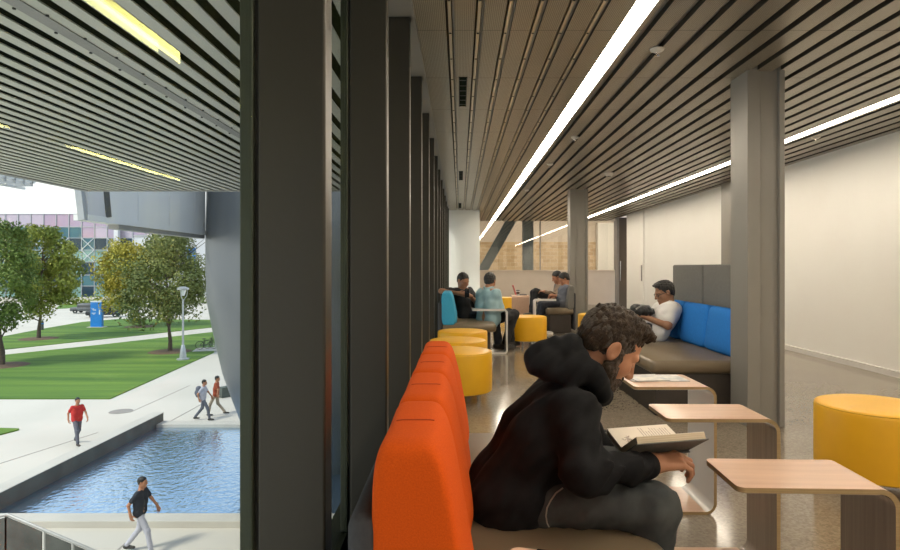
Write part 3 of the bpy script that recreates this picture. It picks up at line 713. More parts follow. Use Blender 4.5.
# ================================================================== FURNITURE
def sofa(label, color, X, Y0, n, pitch, mirror=False, group=None, tabs=False, arm=False):
    """window-side sofa: shell, upholstered back cushions, leather seat; back at -X (mirror: +X)"""
    e = thing('sofa', label, 'sofa', (X, Y0, 0), PI if mirror else 0, group); L = n*pitch
    MB().box(.06, .66, .06, L-.06, .0, .35, bev=.01).obj('base', M['basebrown'], e)
    MB().box(.0, .74, 0, L, .335, .456, bev=.05).obj('seat', M['leather'], e)
    t = MB(); t.box(-.055, .012, .0, L, .05, .74, bev=.03); t.obj('back_shell', M['charcoal'], e)
    hx, hy, hz = .096, pitch/2, .225
    def bl(p):
        p = Vector((p.x, -p.z, p.y)); u = (p.z+hz)/(2*hz)
        wid = 1.0 - .33*max(0, u-.10)**1.3
        x = -hx + (p.x+hx)*wid
        if x > -.03: x += .028*math.cos(min(1, abs(p.y/hy))*PI/2)*(1-.6*u)
        z = p.z
        if u > .55:
            w = (u-.55)/.45
            z += w*(.007*math.cos(p.y/hy*PI/2) - .010*math.exp(-(p.y/.020)**2))
        return Vector((x, p.y, z))
    for i in range(n):
        t = MB().puff((.088, pitch*(i+.5), .652), (hx, hz, hy), (.40, .13), 40, bulge=bl)
        bv = BVHTree.FromBMesh(t.bm); c = t.obj('back_cushion', color, e); pts = []
        for j in range(9):
            hit = bv.ray_cast(Vector((.022+.085*j/8, pitch*(i+.5), 2)), Vector((0, 0, -1)))
            if hit[0] is not None: pts.append(hit[0]+Vector((0, 0, -.001)))
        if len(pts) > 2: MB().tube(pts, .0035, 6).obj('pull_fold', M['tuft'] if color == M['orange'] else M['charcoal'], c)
    if tabs: MB().box(.150, .166, 2*pitch-.012, 2*pitch+.012, .50, .53, bev=.003).obj('pull_tab', color, e)
    return e
s1 = sofa('orange-backed sofa along the window in the foreground', M['orange'], -.165, 1.15, 4, .415, tabs=True, group=None)
sofa('turquoise-backed sofa by the window at the far end', M['cyan'], -.245, 8.1, 4, .42)
s3 = sofa('grey sofa behind the second grey column with two people on it', M['greypanel'], 2.11, 12.9, 4, .45, mirror=True); s3.scale = (.68, 1, 1)

# ottomans
def ottoman(label, X, Y):
    e = thing('ottoman', label, 'ottoman', (X, Y, 0), group='round yellow ottomans')
    MB().lathe([(.20, .090), (.285, .090), (.298, .098), (.300, .115), (.3005, .27), (.300, .430), (.297, .443), (.289, .452), (.275, .457), (.18, .460), (.06, .461)], n=64).obj('upholstery', M['yellow'], e)
    MB().torus((0, 0, .448), .2935, .0035, 'Z', 64).obj('piping', M['yellowseam'], e)
    for k in range(4):
        a = PI/4+.3+k*PI/2; x, y = .20*math.cos(a), .20*math.sin(a)
        l = MB().lathe([(.016, .0), (.018, .012), (.018, .09)], (x, y, 0), 16).obj('leg', M['chrome'], e)
    return e
o1 = ottoman('large yellow ottoman at the right edge beside the front tables', 2.315, 3.34)
for lb, X, Y in (('yellow ottoman just beyond the orange sofa, nearest of that row', -.005, 5.52), ('middle yellow ottoman of the row beyond the orange sofa', -.02, 6.32),
                 ('yellow ottoman closest to the turquoise sofa', .03, 7.22), ('yellow ottoman standing alone in mid floor', 1.05, 9.35),
                 ('yellow ottoman half hidden behind the reading man\'s head, by the second column', 2.22, 9.75), ('yellow ottoman beyond the man in the pale blue shirt', 1.10, 15.1)):
    dup(o1, (X, Y, 0), 0, lb)

# C-shaped side tables
def c_table(label, X, Y, rz=0, w=.42, dp=.25, inner='woodinner', h=.63, mirror=False, outer='wood', edge='ply', th=.014):
    """X, Y: front-left corner of the top; leg at the right"""
    e = thing('side_table', label, 'side table', (X, Y, 0), rz, group='bent plywood side tables'); r = .055
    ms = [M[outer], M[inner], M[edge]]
    def rc(pts): return [(w-x if mirror else x, z) for x, z in pts]
    # top with rounded tip corners
    poly = []; q = .022
    for cx, cy, a0 in ((q, q, PI), (w-r, 0, None), (w-r, dp, None), (q, dp-q, PI/2)):
        if a0 is None: poly.append((cx, cy))
        else: poly += [(cx+q*math.cos(a0+i*PI/2/6), cy+q*math.sin(a0+i*PI/2/6)) for i in range(7)]
    if mirror: poly = [(w-x, y) for x, y in poly][::-1]
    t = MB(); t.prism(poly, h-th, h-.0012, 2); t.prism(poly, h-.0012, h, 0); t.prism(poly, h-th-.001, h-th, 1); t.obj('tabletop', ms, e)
    A = [PI/2 - i*PI/2/8 for i in range(9)]
    ou = [(w-r+r*math.cos(a), h-r+r*math.sin(a)) for a in A]; inn = [(w-r+(r-th)*math.cos(a), h-r+(r-th)*math.sin(a)) for a in A]
    B = [0 - i*PI/2/8 for i in range(9)]
    ou += [(w-r+r*math.cos(a), r+r*math.sin(a)) for a in B]; inn += [(w-r+(r-th)*math.cos(a), r+(r-th)*math.sin(a)) for a in B]
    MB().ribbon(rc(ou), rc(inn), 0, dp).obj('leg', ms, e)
    x0 = .06
    MB().ribbon(rc([(w-r, 0), (x0, 0)]), rc([(w-r, th), (x0, th)]), 0, dp, (1, 0, 2)).obj('base', ms, e, smooth=False)
    return e
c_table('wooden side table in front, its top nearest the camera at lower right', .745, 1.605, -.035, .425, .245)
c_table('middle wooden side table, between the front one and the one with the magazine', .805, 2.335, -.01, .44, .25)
ft = c_table('wooden side table with white leg and a magazine on it', .86, 2.955, 0, .405, .34, inner='whitelam')
c_table('side table whose corner shows at the bottom edge over the orange sofa seat', .036, 1.03, -.30, .42, .25)
c_table('white side table beside the man in the pale blue shirt', .17, 8.40, 0, .50, .25, inner='whitelam', outer='whitelam', edge='whitelam', th=.026)
c_table('white-edged side table by the far seated pair', 1.36, 10.95, 0, .40, .25, inner='whitelam', outer='whitelam', mirror=True, edge='whitelam', th=.028)
c_table('pale wood side table carrying the coral laptop', 1.07, 12.75, -PI/2, .36, .36, inner='wood')
tag(MB().box(-.17, .13, -.09, .09, 0, .004).box(-.16, .02, -.085, .085, .004, .008, R=Matrix.Rotation(.1, 4, 'Z')).obj('magazine', M['paper'], smooth=False, loc=(1.05, 3.17, .631), rz=.05), 'open glossy magazine on the side table with the white leg', 'magazine')
tag(MB().box(-.07, .07, -.035, .035, 0, .009, bev=.004).obj('phone', M['phone'], loc=(.215, 1.185, .631), rz=-.30), 'black phone on the table corner at the bottom edge', 'phone')
# laptop and cup on the far table
e = thing('laptop', 'coral red laptop open on the far side table', 'laptop', (1.20, 12.5, .631))
MB().box(-.02, .20, -.0, .30, 0, .014, bev=.004).obj('keyboard_base', M['black'], e)
MB().box(-.012, .0, 0, .30, 0, .21, R=Matrix.Translation((-.02, 0, .008)) @ Matrix.Rotation(-.30, 4, 'Y'), bev=.003).obj('lid', M['laptop'], e)
e = thing('coffee_cup', 'paper coffee cup beside the coral laptop', 'cup', (1.20, 12.42, .631))
MB().lathe([(.028, 0), (.036, .10)], n=24).obj('cup_wall', M['cup'], e); MB().lathe([(.0320, .03), (.0365, .075)], n=24).obj('sleeve', M['sleeve'], e); MB().lathe([(.038, .1), (.038, .112), (.03, .116)], n=24).obj('lid', M['black'], e)

# blue high-backed sofa
e = thing('high_back_sofa', 'taupe leather sofa with royal blue cushions and high grey back', 'sofa', (1.55, 4.88, 0))
MB().box(.05, .95, .04, 2.25, .0, .36, bev=.01).obj('base', M['basebrown'], e)
MB().box(0, .98, 0, 2.3, .345, .455, bev=.045).obj('seat', M['leather'], e)
MB().box(.985, 1.09, .12, 1.38, .05, 1.245, bev=.02).obj('back_panel', M['greypanel'], e)
MB().box(.985, 1.09, 1.40, 2.28, .05, 1.245, bev=.02).obj('back_panel', M['greypanel'], e)
for i in range(3):
    Y = .13+.32+i*.64
    R = Matrix.Rotation(.14, 3, 'Y')
    MB().puff((.85, Y, .648), (.095, .316, .205), (.2, .24), 24, R=R, bulge=lambda p: Vector((p.x*(1+.35*(1-(p.y/.316)**2)*(1-(p.z/.205)**2)), p.y, p.z))).obj('back_cushion', M['blue'], e)

# ================================================================== PEOPLE INDOORS
# --- the reading man
pel = P(507, 487, 1.92); nk = P(577, 386, 1.92)
hR = basis((math.cos(.15), math.sin(.15)), math.radians(40), math.radians(7))
hc = P(614, 351.5, 1.845) - Vector(hR @ np.array((-.006, -.080, -.008)))*1.06
def hood(S, k):
    A = lambda v: np.array(v, float)
    lat = k['lat']; c0 = P(585, 367, 1.92); pl = (P(602, 399, 1.92)-P(567, 338, 1.92)); hl = pl.length/2; pl.normalize()
    out = (P(520, 365, 1.92)-P(563, 343, 1.92))
    inner, outer = [], []
    for i in range(25):
        a = 2*PI*i/24
        p = c0 + pl*(hl*.90*math.cos(a)) + lat*(.088*math.sin(a)); inner.append(p)
        w = max(0, -math.cos(a))**.8; outer.append(p + out*(w*.86) + (lat*(math.sin(a)*.030) + Vector((0, 0, -.030*abs(math.sin(a)))))*(.5-.5*math.cos(a)))
    for i in range(24):
        w0 = .5-.5*math.cos(2*PI*i/24); S.cap(A(inner[i]), A(inner[i+1]), .013+.007*w0, k=.022); S.cap(A(outer[i]), A(outer[i+1]), .012+.013*w0, k=.024)
        for u in (.33, .66): S.cap(A(inner[i].lerp(outer[i], u)), A(inner[i+1].lerp(outer[i+1], u)), .012+(.010+.002*u)*w0, k=.03)
    # crumpled cloth at the elbow and cuff
    for (x0, y0, x1, y1, d, r) in ((592, 484, 612, 464, 1.625, .010), (606, 490, 624, 468, 1.645, .009), (634, 482, 640, 460, 1.70, .006)):
        S.cap(A(P(x0, y0, d)), A(P(x1, y1, d)), r, r*.7, k=.03)
    H = k['H']; n0 = H.w((-.03, 0, -.05)); S.cap(n0, A(c0), .058, .052, k=.008, op=-1)
mats = dict(skin=M['skin'], hair=M['hair'], shirt=M['hoodie'], pants=M['jeans'], shoe=M['shoe'])
hipR = pel
rw = P(652, 464, 1.775)
arms = ((P(581, 472, 1.655), rw, (1, .22, .10), (-.10, -.25, 1)),
        (P(598, 448, 2.16), P(630, 447, 2.10), (1, -.40, .0), (0, .5, -1)))
legs = ((P(655, 507, 1.74), P(654, 512, 1.74)+Vector((-.03, 0, -.42))), (Vector((.59, 2.10, .53)), Vector((.55, 2.10, .10))))
hk = [dict(curl=((.55, .6, .65, .7), (.85, .85, .8, .75), .6), spread=.05, thumb_curl=.5), dict(curl=(.12, .25, .2), spread=.03, thumb_curl=1.2)]
man, H, jeans, hoodie_o = person('bearded man in black hoodie and dark jeans, reading an open book on the orange sofa', (1, 0), pel, nk, hc, (math.cos(.15), math.sin(.15)), math.radians(40), arms, legs, .0065, mats,
    vh=.0024, vhand=.0022, hairvol=-.0080, hairtop=.0005, roll=math.radians(7), head_k=1.06, shirt_extra=hood, shirt_noise=[(.005, .11), (.003, .045)], pant_noise=[(.0028, .075), (.0016, .03)], hoodie=True, shirt_name='hoodie', hair_noise=[(.0028, .030), (.0020, .013)], hand_kw=hk)
# beard, sideburns, eyes, brow
S = SD()
for q in (-1, 1):
    H.cap(S, (.018, q*.068, .0), (.026, q*.062, -.055), .013, .020, k=.012); H.cap(S, (.026, q*.061, -.055), (.066, q*.036, -.100), .023, .025, k=.015)
    H.cap(S, (.096, q*.006, -.054), (.078, q*.036, -.076), .0095, .013, k=.008); H.cap(S, (.076, q*.036, -.072), (.068, q*.036, -.098), .016, .021, k=.012)
H.cap(S, (.066, -.030, -.106), (.066, .030, -.106), .022, k=.015); H.ell(S, (.084, 0, -.108), (.022, .030, .022), k=.015)
sdobj('beard', [S.mesh(.0024, [(.0022, .016), (.0012, .008)])], M['beard'], man)
S = SD()
for q in (-1, 1): H.cap(S, (.083, q*.044, .022), (.098, q*.014, .021), .0042, .005, k=.004)
sdobj('eyebrow', [S.mesh(.0018, [(.0008, .008)])], M['beard'], man)
for q in (-1, 1):
    S = SD(); H.ell(S, (.0775, q*.031, -.0045), (.0128, .013, .0085), k=.003); sdobj('eye', [S.mesh(.0016)], M['eye'], man)
# temple / nape stubble: short-cropped sides
S = SD(); H.ell(S, (-.013, 0, .028), (.101, .0795, .086)); H.cut(S, (.80, 0, -1), .034); H.cut(S, (1.3, 0, -1), .022); H.cut(S, (.15, 0, 1), .045)
for q in (-1, 1): H.ell(S, (.000, q*.092, -.010), (.030, .026, .040), k=.006, op=-1)
H.ell(S, (.125, 0, -.015), (.058, .08, .062), k=.01, op=-1)
sdobj('cropped_hair', [S.mesh(.0024, [(.0012, .01)])], M['hairgrey'], man)
# pale pocket seam on the jeans, laid on the cloth
def on_surface(ob, pts, lift=.002):
    me = ob.data; bv = BVHTree.FromPolygons([v.co for v in me.vertices], [tuple(p.vertices) for p in me.polygons])
    out = []
    for x, y in pts:
        dirn = (P(x, y, 1)-Vector((0, 0, EYE))).normalized(); hit = bv.ray_cast(Vector((0, 0, EYE)), dirn)
        if hit[0] is not None: out.append(hit[0] - dirn*lift)
    return out
for nm, pts, r in (('pocket_seam', [(563, 488), (556, 493), (551, 500), (547, 508), (546, 516), (547, 523), (549, 527)], .0022),):
    pp = on_surface(jeans, pts)
    if len(pp) > 2: MB().tube(pp, r, 6).obj(nm, M['thread'], man)
# book
bc = P(655, 453, 1.86)
bx = Vector((1, .10, .045)).normalized(); by = Vector((0, 0, 1)).cross(bx).normalized(); bz = bx.cross(by)
BM = Matrix((bx, by, bz)).transposed().to_4x4(); BM.translation = bc
book = thing('book', 'open grey cloth hardback held by the man in the black hoodie', 'book'); book.matrix_world = BM
def half(sign, tilt, wd, th):
    Rm = Matrix.Rotation(sign*tilt, 4, 'X')
    a, b = (0, wd) if sign > 0 else (-wd, 0)
    MB().box(-.108, .108, min(a, b), max(a, b), 0, .003, R=Rm).obj('cover_board', M['cover'], book, smooth=False)
    t = MB()
    a2, b2 = (.002, wd-.006) if sign > 0 else (-(wd-.006), -.002)
    t.box(-.103, .103, a2, b2, .003, .003+th, R=Rm); pb = t.obj('page_block', M['pageblock'], book, smooth=False)
    MB().box(-.1028, .1028, a2, b2, .003+th, .0042+th, R=Rm).obj('page', M['page'], book, smooth=False)
    return Rm, th
half(-1, .50, .150, .020)
Rm, th = half(1, .20, .150, .014)
t = MB(); rr = random.Random(2)
for i in range(11):
    x = -.005+i*.0088
    t.box(x, x+.0022, .02, .02+rr.uniform(.085, .112), .0043+th, .0046+th, R=Rm)
t.obj('text_lines', M['ink'], book, smooth=False)
t = MB()
for i in range(26):
    a, r = rr.uniform(0, 6.28), rr.uniform(.002, .02); cx, cy = -.062+r*math.cos(a)*.8, .065+r*math.sin(a)
    t.box(cx-.006, cx+.006, cy-.001, cy+.001, .0043+th, .0047+th, R=Rm @ Matrix.Translation((cx, cy, 0)) @ Matrix.Rotation(rr.uniform(0, 3), 4, 'Z') @ Matrix.Translation((-cx, -cy, 0)))
t.obj('illustration', M['ink'], book, smooth=False)
MB().box(-.108, .108, -.012, .012, -.003, .001).obj('spine', M['cover'], book, smooth=False)

# --- young man in the white T-shirt on the blue sofa
mats2 = dict(skin=M['skindark'], hair=M['blackhair'], shirt=M['white_cloth'], pants=M['navy'], shoe=M['shoe'])
d = 6.35
pv = P(654, 332, d); nk2 = P(672, 306, d)
pm, H2, _, _ = person('young man in white T-shirt and glasses, leaning on the blue cushions', (-1, -.05), P(655, 331, d), P(671, 303, d), P(664.5, 292, d), (-1, -.1), .35,
    ((P(670, 327, d+.18), P(646, 323, d+.12), (-1, .1, .2), (0, .2, 1)), (P(668, 326, d-.22), P(643, 316, d-.10), (-1, .1, .2), (0, -.2, 1))),
    ((Vector((1.65, d+.12, .58)), Vector((1.45, d+.12, .10))), (Vector((1.63, d-.12, .60)), Vector((1.43, d-.12, .10)))), .009, mats2, short=True, vh=.005, vhand=.004, hairvol=-.002, hairtop=.001, hair_noise=[(.003, .03)])
S = MB()
for q in (-1, 1):
    c = Vector(H2.w((.096, q*.031, -.002))); 
    S.tube([c+Vector(H2.R @ np.array((0, .02*math.cos(a), .016*math.sin(a)))) for a in [2*PI*i/14 for i in range(14)]], .003, 6, closed=True)
    S.tube([Vector(H2.w((.094, q*.05, .0))), Vector(H2.w((-.0, q*.082, .005)))], .003, 6)
S.tube([Vector(H2.w((.10, -.012, .0))), Vector(H2.w((.10, .012, .0)))], .003, 6)
S.obj('glasses', M['black'], pm)
t = SD(); c = P(642, 311.5, d-.05)
t.ell(np.array(c), (.13, .11, .06), k=.03); t.ell(np.array(c+Vector((-.06, 0, .03))), (.06, .08, .05), k=.03); t.cap(np.array(c+Vector((-.05, .02, .05))), np.array(c+Vector((.06, .02, .04))), .02, k=.02)
bg = sdobj('backpack', [t.mesh(.006, [(.005, .05)])], M['bagblack']); tag(bg, 'black bag resting on the knees of the man in white', 'bag')
MB().tube([c+Vector((-.09, -.09, .03)), c+Vector((-.03, -.11, .075)), c+Vector((.04, -.10, .065)), c+Vector((.09, -.06, .02))], .009, 6).obj('strap', M['fence'], bg)

# --- man in black with a phone, turquoise sofa
d = 9.05
mats3 = dict(skin=M['skindark'], hair=M['blackhair'], shirt=M['blackcloth'], pants=M['navy'], shoe=M['shoe'])
pm, H3, _, _ = person('man in black T-shirt looking at his phone, arm over the turquoise sofa back', (.8, -.6), P(468, 314, d), P(462, 288, d), P(463, 280.5, d-.05), (.62, -.8), .45,
    ((P(441, 291, d-.16), P(460, 293.5, d-.30), (1, -.1, .0), (0, -.5, .8)), (P(476, 302, d-.05), P(470, 296, d-.28), (-.8, -.4, .3), (0, -.9, .2))),
    ((Vector((.52, d-.15, .52)), Vector((.56, d-.2, .10))), (Vector((.50, d+.12, .52)), Vector((.60, d+.1, .10)))), .010, mats3, short=True, vh=.006, vhand=.005, hairvol=-.006, hair_noise=[(.003, .03)])
o = MB().box(-.035, .035, -.004, .004, -.065, .065, bev=.003).obj('phone', M['phone'], loc=P(467, 293, d-.40), rz=.4); tag(o, 'black phone held by the man in the black T-shirt', 'phone')
# --- man in pale blue shirt, seen from behind
d = 8.62
mats4 = dict(skin=M['skin'], hair=M['blackhair'], shirt=M['paleblue'], pants=M['blackcloth'], shoe=M['shoe'])
def collar(S, k):
    A = lambda v: np.array(v, float); nk, ax, lat, fr = k['neck'], k['ax'], k['lat'], k['fr']
    pts = [nk+ax*.022+fr*(.058*math.cos(2*PI*i/14)+.006)+lat*(.066*math.sin(2*PI*i/14)) for i in range(15)]
    for a, b in zip(pts, pts[1:]): S.cap(A(a), A(b), .013, k=.012)
person('man in pale blue shirt seen from behind, seated on the turquoise sofa', (.75, .66), P(488, 319.5, d), P(488.5, 289, d), P(490, 281, d+.04), (.35, .95), .30,
    ((P(501, 308, d-.06), P(503, 312, d+.2), (.3, .9, .1), (.3, 0, 1)), (P(478.5, 306, d+.22), P(489, 310, d+.40), (.7, .7, 0), (-.3, 0, 1))),
    ((Vector((.80, d+.18, .53)), Vector((.66, d+.12, .10))), (Vector((.74, d+.42, .53)), Vector((.78, d+.50, .10)))), .010, mats4, vh=.006, vhand=.005, shirt_extra=collar, shirt_noise=[(.006, .12)], hairvol=-.002, hair_noise=[(.004, .03)])
# --- far seated pair
d = 12.15
mats5 = dict(skin=M['skin'], hair=M['blackhair'], shirt=M['tancloth'], pants=M['blackcloth'], shoe=M['shoe'])
person('man in tan shirt with crossed legs, seated by the second column', (-1, 0), P(561, 302, d), P(560, 284.5, d), P(557, 277, d), (-1, -.1), .45,
    ((P(559, 294, d+.15), P(551, 295, d+.05), (-1, 0, .2), (0, 0, 1)), (P(558, 295, d-.22), P(545, 291.5, d-.15), (-1, .1, .1), (0, 0, 1))),
    ((P(533.5, 292.5, d+.1), P(531.5, 313, d+.1)), (P(536, 291.5, d-.1), P(532.5, 312, d-.12))), .012, mats5, vh=.008, vhand=.006, hairvol=0.0, hair_noise=[(.004, .03)])
d = 11.45
mats6 = dict(skin=M['skin'], hair=M['blackhair'], shirt=M['paleblue'], pants=M['navy'], shoe=M['shoe'])
mats6['shirt'] = M['greycloth']
person('person with dark hair half hidden by the second column, holding a phone', (-1, .0), P(563, 302, d), P(566, 285.5, d), P(564, 279, d), (-1, -.1), .5,
    ((P(566, 299, d+.16), P(556, 297, d+.05), (-1, .0, .2), (0, 0, 1)), (P(569, 300, d-.18), P(557, 296, d-.08), (-1, 0, .3), (0, -.3, 1))),
    ((P(541, 304.5, d+.09), P(536, 321, d+.10)), (P(544, 305.5, d-.10), P(539, 323, d-.10))), .012, mats6, vh=.008, vhand=.006, hairvol=.002, hair_noise=[(.004, .03)])
o = MB().box(-.06, .06, -.04, .04, -.004, .004, R=Matrix.Rotation(.5, 4, 'Y')).obj('phone', M['phone'], loc=P(552.5, 292.5, 11.38)); tag(o, 'black phone held by the person at the second column', 'phone')

# ================================================================== OUTDOORS
# exterior soffit
t = MB(); Ys0, Ys1 = -6, 11.7
gap0 = -1.285
gaps = []
c = gap0
while c < -.62: c += .176
while c > -7.2:
    gaps.append(c); c -= .176
xr = -.55
plate = min(gaps, key=lambda g: abs(g+2.54)); lg1 = min(gaps, key=lambda g: abs(g+1.99)); lg2 = min(gaps, key=lambda g: abs(g+4.80))
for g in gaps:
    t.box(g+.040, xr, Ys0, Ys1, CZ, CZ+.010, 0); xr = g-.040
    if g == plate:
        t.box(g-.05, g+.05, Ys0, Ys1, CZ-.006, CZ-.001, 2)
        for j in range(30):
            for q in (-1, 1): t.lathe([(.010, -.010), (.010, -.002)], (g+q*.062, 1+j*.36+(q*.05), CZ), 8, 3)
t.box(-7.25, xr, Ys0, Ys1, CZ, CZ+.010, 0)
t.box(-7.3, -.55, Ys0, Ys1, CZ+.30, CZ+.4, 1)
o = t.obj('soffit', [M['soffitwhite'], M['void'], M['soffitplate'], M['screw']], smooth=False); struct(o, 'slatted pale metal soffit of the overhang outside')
o = MB().box(-7.3, -.55, 11.7, 11.8, CZ-.02, CZ+.5, bev=.01).box(-7.38, -7.25, -6, 11.8, CZ-.02, CZ+.5, bev=.01).obj('trim_9', M['soffitplate'], smooth=False); struct(o, 'edge trim of the outdoor soffit')
e = thing('gutter_bracket', 'pale metal ladder-like bracket hanging off the soffit edge', 'bracket', (-8.75, 11.0, 2.88))
MB().box(-.35, -.30, 0, 1.5, -.05, 0).box(0, .05, 0, 1.3, .05, .1).obj('rail', M['panelwhite'], e, smooth=False)
t = MB()
for j in range(6): t.box(-.3, .05, j*.24, j*.24+.03, -.02, .09)
t.obj('rung', M['lamp'], e, smooth=False)
# white panelled wing
e = thing('building_wing', 'white panelled wing of the building hanging above the trees', 'building', (-8, 12.9, 2.25))
t = MB()
for a, b in ((.80, 2.0), (2.02, 3.6), (3.62, 5.2), (5.22, 5.95)): t.box(-.25, 0, a, b, .1, 4)
t.obj('wall_panel', M['panelwhite'], e, smooth=False)
MB().box(-.3, .02, -.02, 5.95, -.03, .1).obj('bottom_trim', M['panelwhite'], e, smooth=False)
MB().box(-.26, -.02, 1.2, 5.95, -.14, -.03).obj('underside', M['soffitplate'], e, smooth=False)
MB().box(-.2, .03, .66, .84, -.02, 4, R=Matrix.Rotation(.16, 4, 'X')).obj('dark_post', M['paneldark'], e, smooth=False)
MB().box(-.25, .0, .02, .80, .02, 4).obj('end_panel', M['bldwhite'], e, smooth=False)
MB().box(-.14, .0, -.12, .0, -.02, 4, R=Matrix.Rotation(-.12, 4, 'Y')).obj('end_fin', M['lamp'], e, smooth=False)
# metal drum
e = thing('metal_drum', 'curved grey metal drum of the building narrowing to the ground', 'building', (-4.9, 20.5, GZ))
zz = [(1.7, 0), (2.02, .7), (2.42, 1.5), (2.72, 2.35), (3.0, 3.2), (3.28, 4.5), (3.46, 5.5), (3.5, 6.5), (3.5, 8), (3.45, 10.5)]
MB().lathe(zz, n=96).obj('shell', M['drum'], e)
# ground
o = MB().prism([(-260, -8), (60, -8), (60, 320), (-260, 320)], GZ-.6, GZ-.02).obj('pavement_base', M['concrete'], smooth=False); struct(o, 'pale concrete pavement')
o.name = 'pavement'
def patch(name, pts, z0, z1, m, label=None):
    o = MB().prism([G(*p) for p in pts], GZ+z0, GZ+z1).obj(name, m, smooth=False); struct(o, label); return o
patch('lawn', [(-160, 399), (110, 399), (214, 352.5), (216, 332), (207, 332.8), (100, 345), (5, 355), (-120, 368)], -.02, .03, M['grass'], 'large mown lawn')
patch('lawn', [(-120, 356), (5, 349.5), (100, 339.5), (207, 328), (216, 327), (216, 320), (121, 319), (83, 322), (45, 328.5), (-20, 341), (-120, 352)], -.02, .03, M['grass'], 'lawn behind the path, under the blue sign')
patch('lawn', [(-120, 440), (-10, 428), (19, 429), (19, 430), (-120, 466)], -.02, .03, M['grass'], 'small corner of grass by the pool walk')
patch('lawn', [(60, 305), (88, 304), (88, 307), (55, 309)], -.02, .03, M['grass'])
patch('bike_pad', [(192, 352), (197, 348.5), (222, 347), (222, 351)], .0, .04, M['concrete'])
for a, b, in (((0, 463), (98, 432)), ((130, 412), (190, 385)), ((0, 486), (18, 478)), ((170, 421), (205, 402)), ((118, 549), (141, 530))):
    (x0, y0), (x1, y1) = G(*a), G(*b); dv = Vector((x1-x0, y1-y0, 0)); L = dv.length; R = Matrix.Translation((x0, y0, GZ-.02)) @ Matrix.Rotation(math.atan2(dv.y, dv.x), 4, 'Z')
    struct(MB().box(0, L, -.025, .025, 0, .006, R=R).obj('pavement_joint', M['joint'], smooth=False))
x0, y0 = G(121, 411); struct(MB().lathe([(.5, 0), (.5, .008)], (x0, y0, GZ-.02), 24).obj('manhole_cover', M['joint'], smooth=False))
# pool
o = MB().box(-12.5, -.5, 15.7, 24.7, GZ-.25, GZ-.018+.03).obj('pool_water', M['water'], smooth=False); struct(o, 'shallow reflecting pool')
o = MB().box(-12.95, -12.5, 8, 25.3, GZ-.3, GZ+.48, bev=.01).obj('pool_wall', M['poolwall'], smooth=False); struct(o, 'dark concrete wall along the left side of the pool')
o = MB().box(-12.97, -12.48, 8, 25.32, GZ+.48, GZ+.50).obj('pool_wall_coping', M['kerb'], smooth=False); struct(o)
o = MB().box(-12.5, -.5, 24.7, 25.3, GZ-.1, GZ+.14, bev=.01).obj('pool_kerb', M['kerb'], smooth=False); struct(o, 'pale kerb at the far side of the pool')
o = MB().box(-12.5, -.5, 15.25, 15.75, GZ-.1, GZ+.16, bev=.01).obj('pool_kerb', M['kerb'], smooth=False); struct(o, 'pale kerb at the near side of the pool')
x0, y0 = G(222, 398); struct(MB().box(0, 5, 0, .4, 0, .5, R=Matrix.Translation((x0, y0, GZ)) @ Matrix.Rotation(.9, 4, 'Z')).obj('planter_wall', M['poolwall'], smooth=False))

# rail with screens at lower left
e = thing('guard_rail', 'galvanised sloping rail with dark mesh screens at the lower left', 'railing')
A0, A1 = P(7, 514.5, 10.5), P(104, 555, 10.5); A2 = P(-60, 530, 10.5)
MB().tube([A2, A0, A1], .028, 10).obj('top_rail', M['fence'], e)
dv = A1-A0
for i, (u, v) in enumerate(((-.02, .36), (.40, .66), (.70, .98))):
    p, q = A0+dv*u, A0+dv*v; t = MB()
    vs = [Vector((p.x, 10.5+s, p.z-.05)) for s in (-.01, .01)] + [Vector((q.x, 10.5+s, q.z-.05)) for s in (-.01, .01)] + [Vector((p.x, 10.5+s, p.z-1.0)) for s in (-.01, .01)] + [Vector((q.x, 10.5+s, q.z-1.0)) for s in (-.01, .01)]
    v = [t.bm.verts.new(c) for c in vs]
    for f in ((0, 2, 6, 4), (1, 5, 7, 3), (0, 1, 3, 2), (4, 6, 7, 5), (0, 4, 5, 1), (2, 3, 7, 6)): t.bm.faces.new([v[k] for k in f])
    t.obj('mesh_screen', M['fabric_screen'], e, smooth=False)
p, q = A2, A0; t = MB(); v = [t.bm.verts.new(c) for c in (Vector((p.x, 10.49, p.z-.05)), Vector((q.x, 10.49, q.z-.05)), Vector((q.x, 10.49, q.z-1.0)), Vector((p.x, 10.49, p.z-1.0)), Vector((p.x, 10.51, p.z-.05)), Vector((q.x, 10.51, q.z-.05)), Vector((q.x, 10.51, q.z-1.0)), Vector((p.x, 10.51, p.z-1.0)))]
for f in ((0, 1, 2, 3), (7, 6, 5, 4), (0, 4, 5, 1), (2, 6, 7, 3), (1, 5, 6, 2), (0, 3, 7, 4)): t.bm.faces.new([v[k] for k in f])
t.obj('mesh_screen', M['fabric_screen'], e, smooth=False)
for u in (-.01, .385, .68, .99):
    p = A0+dv*u; MB().tube([(p.x, 10.52, GZ), (p.x, 10.52, p.z)], .022, 8).obj('post', M['fence'], e)

